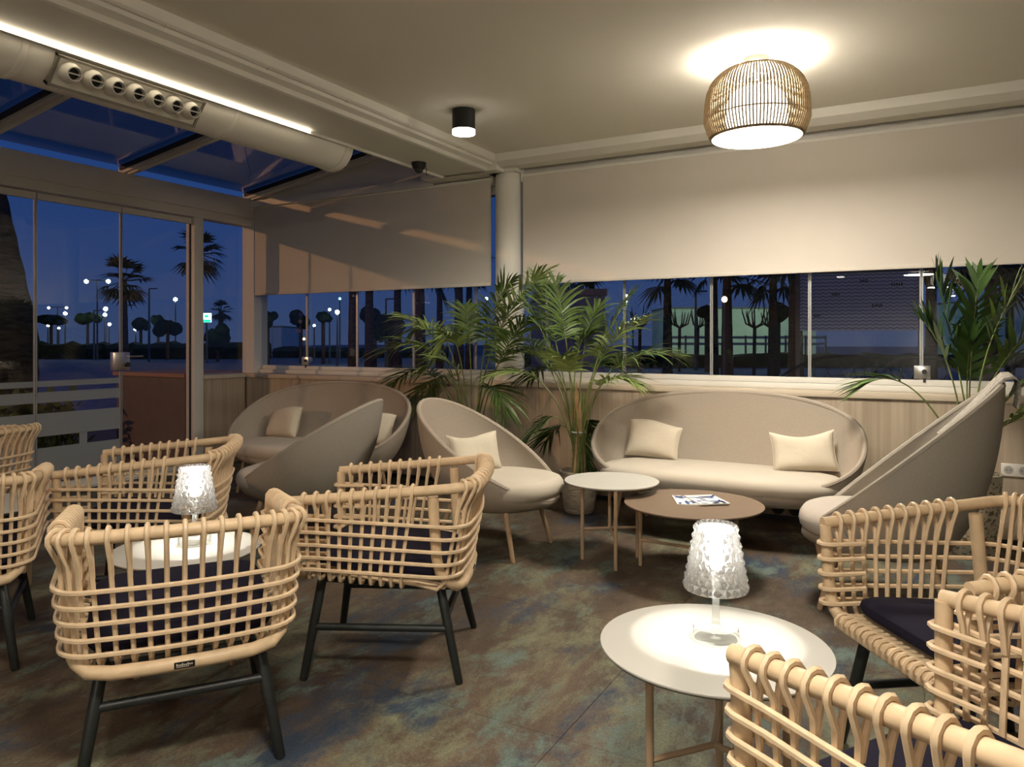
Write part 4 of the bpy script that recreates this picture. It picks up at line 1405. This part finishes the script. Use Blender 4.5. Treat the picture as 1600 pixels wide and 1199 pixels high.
# palms behind the back windows
BP = [(552, 395, 24, 1), (577, 390, 27, 2), (621, 405, 30, 3), (655, 400, 19, 4), (687, 415, 37, 5), (717, 405, 26, 6), (733, 415, 34, 7), (1043, 425, 26, 8), (1136, 432, 21, 9),
      (1116, 418, 30, 10), (1208, 425, 25, 11), (1243, 380, 16, 12), (1455, 395, 22, 13), (1520, 400, 26, 14), (1548, 405, 17, 15), (1578, 400, 31, 16), (868, 432, 30, 17), (925, 425, 34, 18)]
SIDE = ['street-side palm tree in the grove behind the left window blind', 'palm tree on the verge before the pale building behind the long window']
PLAB = {552: 'palm trunk just right of the brilliant street lamp, behind the corner sofa window', 577: 'palm trunk before the dark bushy tree, behind the corner sofa window', 621: 'palm trunk left of the leafy potted palm, behind the corner window',
        655: 'stout palm trunk behind the leafy potted palm by the column', 1043: 'lone palm with a full crown before the pale green building', 1136: 'palm trunk right beside the orange glowing street lamp',
        1116: 'palm with spreading crown left of the orange street lamp', 1208: 'palm before the round dark tree and slim greenish lamp', 1243: 'thick bare palm trunk left of the wave-pattern board',
        868: 'palm crown above the blue-grey kiosk, nearer the column', 925: 'palm crown above the blue-grey kiosk, nearer the pale building'}
for x, y, d, s in BP:
    ext_palm(x, y, d, PLAB.get(x, 'slim palm trunk in the grove glimpsed behind the column and leafy potted palm' if x < 770 else 'palm trunk in the row behind the broad-leaved potted palm'), 0.14 if d > 18 else 0.13, 1.5, 20, seed=s + 30)

def streetlamp(x, y, d, label, heads=1, col=(0.85, 1.0, 0.92), s=60, arm=0.5, size=0.13, watts=0):
    p = pD(x, y, d)
    t = thing('street_lamp', label, 'street lamp', (p.x, p.y, GZ), 0, 'street lamps outside')
    H = p.z - GZ
    size *= 0.55
    MB().tube([(0, 0, 0), (0, 0, H)], 0, 8, rs=[0.045 * d / 45 + .02, 0.028 * d / 45 + .01]).obj('pole', POLE, t)
    R_ = Vector((CT, ST, 0))
    ps = [Vector((0, 0, H))] if heads == 1 else [R_ * -arm + Vector((0, 0, H)), R_ * arm + Vector((0, 0, H))]
    if heads == 2: MB().tube([ps[0], ps[1]], 0.04, 6).obj('arm', POLE, t)
    for q in ps:
        hm = MB().lathe([(0.02, -size), (size * .8, -size * .6), (size, 0), (size * .8, size * .6), (0.02, size)], 12, q.x, q.y)
        hm.v = [(v[0], v[1], v[2] + q.z - (size * .6 if heads == 2 else 0)) for v in hm.v]
        if watts:
            light('street_bulb', 'POINT', (q.x, q.y, q.z - size - 0.12), watts, col, 0.1, t)
        hm.obj('lamp_head', emat('street_%s_%d' % ('%.1f%.1f%.1f' % col, s), col, s), t)
SL = [(152, 438, 54, 2, (.8, 1, .75), 14, .8, .26, 'tall double-headed street lamp left of the far palm'), (90, 480, 75, 2, (1, .95, .7), 10, .9, .22, 'double-headed street lamp above the dark hedge'),
      (102, 490, 64, 1, (.85, .95, 1), 40, 0, .26, 'single bright street lamp above the dark hedge'), (165, 483, 66, 1, (.9, 1, .95), 40, 0, .32, 'bright floodlight above the far hedge beside the palm'),
      (164, 492, 64, 1, (.9, 1, .95), 40, 0, .26, 'second floodlight just below another beside the palm'), (171, 507, 62, 1, (.95, 1, 1), 40, 0, .22, 'low floodlight at the foot of the far palm'),
      (212, 514, 62, 1, (.9, 1, 1), 60, 0, .28, 'brilliant low floodlight above the hedge right of the far palm'), (274, 468, 63, 1, (.85, 1, .95), 60, 0, .28, 'brilliant street lamp near the white door post'),
      (75, 509, 68, 1, (1, .95, .85), 20, 0, .2, 'small car park light low over the hedge'), (92, 513, 68, 1, (1, 1, .6), 8, 0, .2, 'small yellowish car park light low over the hedge'),
      (527, 488, 42, 1, (.85, 1, .75), 60, 0, .22, 'brilliant street lamp behind the corner sofa window'), (515, 484, 46, 1, (.85, 1, .8), 14, 0, .16, 'smaller street lamp next to a brilliant one behind the corner window'),
      (491, 509, 56, 1, (.6, 1, .85), 12, 0, .18, 'greenish street lamp behind the corner sofa window'), (475, 530, 50, 1, (1, .55, .2), 8, 0, .16, 'low orange lamp behind the corner sofa window'),
      (531, 467, 60, 1, (.3, .8, .7), 3, 0, .2, 'dim teal street lamp behind the corner window'), (760, 467, 44, 1, (.55, 1, .9), 10, 0, .18, 'street lamp behind the palm fronds beside the column'),
      (979, 463, 53, 1, (.75, 1, .6), 16, 0, .22, 'greenish street lamp behind the bushy potted palm'), (989, 498, 43, 1, (1, .95, .7), 30, 0, .2, 'warm low lamp behind the bushy potted palm'),
      (1132, 468, 15, 1, (1, .55, .28), 4, 0, .11, 'orange glowing street lamp between palm trunks behind the long window'), (1241, 461, 54, 1, (.8, 1, .6), 8, 0, .16, 'slim greenish street lamp behind the long window'),
      (1252, 432, 36, 2, (.9, 1, .8), 10, .25, .09, 'double-headed street lamp high behind the long window')]
for x, y, d, hn, c_, s_, arm, sz, lb in SL:
    streetlamp(x, y, d, lb, hn, c_, s_, arm, sz, watts=900 if x in (979, 1241) else 0)
for x, y, d, hgt, lb in [(147, 485, 55, 0, 'unlit thin street lamp mast'), (233, 451, 50, 0, 'unlit tall street lamp mast with a short arm right of the far palm'), (196, 477, 50, 0, 'unlit street lamp mast with a short arm before the far palm'),
                    (603, 467, 40, 0, 'unlit street lamp mast among the palms behind the left blind'), (1087, 455, 36, 0, 'unlit street lamp mast behind the long window')]:
    p = pD(x, y, d)
    t = thing('lamp_mast', lb, 'street lamp', (p.x, p.y, GZ), 0, 'unlit street lamp masts outside')
    MB().tube([(0, 0, 0), (0, 0, p.z - GZ)], 0, 8, rs=[.09, .05]).obj('pole', POLE, t)
    a_ = Vector((CT, ST, 0)) * 0.55
    MB().tube([(0, 0, p.z - GZ - .02), (a_.x, a_.y, p.z - GZ)], .04, 6).obj('arm', POLE, t)

# far trees, sign, buildings
def far_tree(x, ytop, d, wpx, hpx, label, seed):
    rnd = random.Random(seed)
    p = pD(x, ytop, d)
    w_, h_ = wpx * d / F_PX, hpx * d / F_PX
    t = thing('umbrella_tree', label, 'tree', (p.x, p.y, GZ), 0, 'dark round-topped trees outside')
    m = MB()
    H = p.z - GZ
    for q in range(9):
        cx_, cy_, cz_ = rnd.uniform(-.33, .33) * w_, rnd.uniform(-.3, .3) * w_, H - h_ * .5 + rnd.uniform(-.18, .18) * h_
        r = rnd.uniform(.26, .36) * w_
        m.add(*(lambda vs, fs: (vs, fs))(*blob(cx_, cy_, cz_, r, min(r, h_ * .42), rnd)))
    m.obj('crown', HEDGE, t)
    MB().tube([(0, 0, 0), (0, 0, H - h_ * .4)], .12, 7).obj('trunk', TRUNK, t)
def blob(cx_, cy_, cz_, r, rz, rnd):
    vs, fs = [], []
    nu, nv = 10, 6
    for j in range(nv + 1):
        ph = pi * j / nv
        for i in range(nu):
            a = 2 * pi * i / nu
            k = rnd.uniform(.85, 1.12)
            vs.append((cx_ + r * k * sin(ph) * cos(a), cy_ + r * k * sin(ph) * sin(a), cz_ + rz * k * cos(ph)))
    for j in range(nv):
        for i in range(nu):
            fs.append((j * nu + i, j * nu + (i + 1) % nu, (j + 1) * nu + (i + 1) % nu, (j + 1) * nu + i))
    return vs, fs
for q, (x, y, d, w_, h_, lb) in enumerate([(80, 493, 60, 44, 14, 'flat-topped dark tree under the double street lamp'), (137, 489, 66, 32, 17, 'flat-topped dark tree left of the far palm'), (247, 491, 66, 22, 22, 'round dark tree right of the far palm'),
        (262, 500, 55, 30, 26, 'dark bushy tree right of the far palm'), (220, 497, 60, 26, 20, 'small dark tree before the bright floodlight'), (418, 476, 45, 26, 46, 'dark round tree at the corner post behind the window'), (470, 480, 48, 28, 36, 'dark round tree by the blue road sign'),
        (505, 486, 45, 22, 18, 'dark tree left of the brilliant street lamp'), (585, 480, 34, 34, 28, 'dark bushy tree among the palm trunks'), (610, 490, 32, 50, 44, 'broad greenish tree among the palm trunks'), (1105, 474, 34, 26, 30, 'dark round tree before the pale building'),
        (1215, 472, 32, 34, 30, 'dark round tree behind the slim green lamp'), (340, 500, 50, 40, 50, 'dark shrub tree below the lit sign')]):
    far_tree(x, y, d, w_, h_, lb, q + 200)
sg = pD(323, 497, 48)
gs = thing('lit_sign', 'small lit white and green sign on a post beside the white door post', 'sign', (sg.x, sg.y, GZ), TH)
H = sg.z - GZ
MB().tube([(0, 0, 0), (0, 0, H - .3)], .07, 8).obj('post', POLE, gs)
MB().box((-.26, -.05, H - .28), (.28, .05, H + .30)).obj('panel', emat('sign_white', (.75, 1, .95), 3.0), gs, smooth=False)
MB().box((-.26, -.06, H - .28), (.28, -.052, H - .10)).obj('green_band', emat('sign_green', (.02, .8, .35), 1.5), gs, smooth=False)
MB().box((-.12, -.06, H + .02), (.14, -.052, H + .2)).obj('green_mark', emat('sign_green', (.02, .8, .35), 1.5), gs, smooth=False)
rs2 = pD(469, 492, 30)
rd = thing('road_sign', 'round blue road sign with two small plates below on a dark post', 'road sign', (rs2.x, rs2.y, GZ), TH)
H = rs2.z - GZ
MB().tube([(0, .03, 0), (0, .03, H + .05)], .03, 8).obj('post', POLE, rd)
MB().tube([(0, 0, H), (0, .02, H)], .09, 20).obj('blue_disc', P('sign_blue', (.01, .05, .30), .5), rd)
MB().tube([(0, 0, H - .27), (0, .02, H - .27)], .08, 20).obj('pale_disc', P('sign_pale', (.35, .30, .28), .5), rd)
MB().box((-.16, 0, H - .72), (.04, .02, H - .58)).obj('plate', P('sign_pale', (.35, .30, .28), .5), rd, smooth=False)
def building(x0, x1, ytop, d, col, label, ems=0.0, stripes=0, name='building'):
    a, b = pD(x0, ytop, d), pD(x1, ytop, d)
    L = (b - a).length
    t = thing(name, label, 'building', ((a.x + b.x) / 2, (a.y + b.y) / 2, GZ), TH)
    H = a.z - GZ
    M_ = P('facade_%d' % int(x0), col, .8, .2, var=.1, scale=1)
    MB().box((-L / 2, 0, 0), (L / 2, 6, H)).obj('wall', M_, t, smooth=False)
    MB().box((-L / 2 - .05, -.08, H - .06), (L / 2 + .05, 6.1, H + .10)).obj('parapet', P('parapet', (.2, .2, .2), .8), t, smooth=False)
    n = max(2, int(L / 3.2))
    for k in range(1, n):
        MB().box((-L / 2 + L * k / n - .04, -.05, 0), (-L / 2 + L * k / n + .04, 0, H - .06)).obj('pilaster', M_, t, smooth=False)
    return t
building(1040, 1275, 482, 62, (.62, .72, .62), 'long pale green building behind the bare trees')
building(1530, 1640, 470, 60, (.50, .75, .66), 'pale turquoise building at the far end of the street')
building(410, 440, 511, 70, (.45, .55, .75), 'small pale blue hut beyond the corner window')
building(840, 945, 458, 18, (.16, .20, .34), 'blue-grey kiosk outside behind the bushy potted palm', name='kiosk')
# railing before the building
ra, rb_ = pD(1040, HY, 46), pD(1290, HY, 46)
L = (rb_ - ra).length
rl = thing('railing', 'pale metal railing in front of the long pale building', 'railing', ((ra.x + rb_.x) / 2, (ra.y + rb_.y) / 2, GZ), TH)
for z in (1.15, 1.55):
    MB().box((-L / 2, -.03, z), (L / 2, .03, z + .16)).obj('rail', P('rail_pale', (.35, .38, .34), .6), rl, smooth=False)
for k in range(9):
    x = -L / 2 + L * k / 8
    MB().box((x - .05, -.05, 0), (x + .05, .05, 1.75)).obj('post', POLE, rl, smooth=False)
# bare pollarded trees
BT = {1061: 'leafless pollarded tree just right of the lone full-crowned palm', 1090: 'leafless pollarded tree beside the unlit lamp mast', 1178: 'leafless pollarded tree right of the orange street lamp', 1203: 'leafless pollarded tree under the round dark tree', 999: 'leafless pollarded tree behind the warm low lamp'}
for q, (x, d) in enumerate([(1061, 34), (1090, 38), (1178, 30), (1203, 33), (999, 32)]):
    p = pD(x, 512, d)
    t = thing('bare_tree', BT[x], 'tree', (p.x, p.y, GZ), 0, 'bare pollarded trees')
    rnd = random.Random(q)
    H = p.z - GZ
    MB().tube([(0, 0, 0), (0.03, 0, H)], .07, 7).obj('trunk', TRUNK, t)
    for k in range(8):
        a = 2 * pi * k / 8 + rnd.uniform(-.3, .3)
        l = rnd.uniform(.5, .8)
        MB().tube([(0.03, 0, H - .02), (.03 + l * .5 * cos(a), l * .5 * sin(a), H + .15), (.03 + l * .7 * cos(a), l * .7 * sin(a), H + l * .9), (.03 + l * .75 * cos(a), l * .75 * sin(a), H + l * 1.2)], 0, 5, rs=[.05, .035, .025, .012]).obj('branch', TRUNK, t)

# sign board and wire terrace chair just outside the long window
sb = pY(1340, 470, 7.6)
bd = thing('menu_board', 'tall terrace sign board with blue wave pattern outside the long window', 'sign board', (sb.x, 7.6, GZ), radians(8))
def wave_mat():
    m, t, b = newmat('wave_print')
    tcn = t.nodes.new('ShaderNodeTexCoord')
    mp = t.nodes.new('ShaderNodeMapping')
    mp.inputs['Rotation'].default_value = (0, radians(90), 0)
    sx = t.nodes.new('ShaderNodeSeparateXYZ')
    t.links.new(tcn.outputs['Object'], sx.inputs[0])
    s1 = t.nodes.new('ShaderNodeMath'); s1.operation = 'MULTIPLY'; s1.inputs[1].default_value = 110.0
    t.links.new(sx.outputs['X'], s1.inputs[0])
    s2 = t.nodes.new('ShaderNodeMath'); s2.operation = 'SINE'
    t.links.new(s1.outputs[0], s2.inputs[0])
    s3 = t.nodes.new('ShaderNodeMath'); s3.operation = 'MULTIPLY'; s3.inputs[1].default_value = 0.9
    t.links.new(s2.outputs[0], s3.inputs[0])
    s4 = t.nodes.new('ShaderNodeMath'); s4.operation = 'MULTIPLY_ADD'; s4.inputs[1].default_value = 190.0
    t.links.new(sx.outputs['Z'], s4.inputs[0])
    t.links.new(s3.outputs[0], s4.inputs[2])
    s5 = t.nodes.new('ShaderNodeMath'); s5.operation = 'SINE'
    t.links.new(s4.outputs[0], s5.inputs[0])
    r = t.nodes.new('ShaderNodeValToRGB')
    r.color_ramp.elements[0].position = .55
    r.color_ramp.elements[0].color = (.85, .80, .95, 1)
    r.color_ramp.elements[1].position = .75
    r.color_ramp.elements[1].color = (.20, .22, .52, 1)
    t.links.new(s5.outputs[0], r.inputs[0])
    t.links.new(r.outputs[0], b.inputs['Base Color'])
    b.inputs['Roughness'].default_value = .6
    return m
zt = sb.z - GZ
MB().box((-.50, 0, zt - .28), (.50, .02, zt + .26)).obj('wave_panel', wave_mat(), bd, smooth=False)
MB().box((-.50, 0, 0.05), (.50, .02, zt - .285)).obj('clear_panel', thin_glass('board_glass'), bd, smooth=False)
for x in (-.52, .52):
    MB().box((x - .02, -.01, 0), (x + .02, .03, zt + .28)).obj('frame_post', P('board_frame', (.30, .22, .22), .6), bd, smooth=False)
MB().box((-.52, -.01, zt + .26), (.52, .03, zt + .29)).obj('frame_top', P('board_frame', (.30, .22, .22), .6), bd, smooth=False)
for (x, z, w_) in ((.28, .13, .10), (.02, .17, .07), (-.22, .05, .07), (.12, -.06, .09), (-.38, -.15, .06)):
    m = MB()
    for k in range(5):
        m.box((x + k * w_ / 5, -.002, zt + z), (x + k * w_ / 5 + w_ / 8, -.0005, zt + z + (.022 if k % 2 else .028)))
    m.obj('board_lettering', P('board_ink', (.02, .025, .07), .6), bd, smooth=False)

def wire_chair(x, Y, rz, label):
    p = pY(x, 600, Y)
    t = thing('wire_chair', label, 'chair', (p.x, Y, GZ + .03), rz, 'dark wire terrace chairs outside')
    WM = P('dark_wire', (.012, .012, .015), .5, .4)
    def pt(a, v):
        r = lerp(.24, .42, v ** .8)
        return Vector((r * sin(a), -r * cos(a) * .9, lerp(.40, lerp(.95, 1.28, (1 + cos(a)) / 2), v)))
    MB().tube([pt(radians(-115 + 230 * k / 30), 1) for k in range(31)], .014, 8).obj('rim', WM, t)
    m = MB()
    for k in range(27):
        a = radians(-115 + 230 * k / 26)
        m.tube([pt(max(-2.0, min(2.0, a + .12 * (1 if k % 2 else -1) * sin(v * 12))), v) for v in (0, .15, .3, .45, .6, .75, .9, 1)], .0045, 4, caps=False)
    for v in (.0, .2, .4, .6, .8):
        m.tube([pt(radians(-115 + 230 * k / 24), v) for k in range(25)], .0045, 4, caps=False)
    tag(m.obj('wire_mesh', WM, t), kind='stuff')
    MB().lathe([(.23, .385), (.25, .40), (.23, .415)], 24).obj('seat', WM, t)
    for k in range(4):
        a = pi / 4 + k * pi / 2
        MB().tube([(.17 * cos(a), .17 * sin(a), .39), (.26 * cos(a), .26 * sin(a), 0)], .012, 6).obj('leg', WM, t)
wire_chair(1290, 7.05, radians(150), 'dark wire terrace chair outside below the wave-pattern board')
wire_chair(1475, 6.65, radians(200), 'dark wire terrace chair outside nearest the window lock')

# sodium street lamp off to the left: its light falls through the glass doors
sl = Vector((-6.5 - .55 * 20, 4.0 - .84 * 20, 5.7))
t = thing('street_lamp_offscreen', 'orange sodium street lamp on the pavement beyond the doors', 'street lamp', (sl.x, sl.y, GZ), 0, 'street lamps outside')
MB().tube([(0, 0, 0), (0, 0, sl.z - GZ)], 0, 8, rs=[.08, .05]).obj('pole', POLE, t)
MB().lathe([(.05, sl.z - GZ + .02), (.22, sl.z - GZ + .05), (.16, sl.z - GZ + .2)], 16).obj('lamp_head', POLE, t)
light('sodium_lamp_offscreen', 'POINT', (0, 0, sl.z - GZ - .05), P_STREET, (1.0, .50, .20), .12, t)
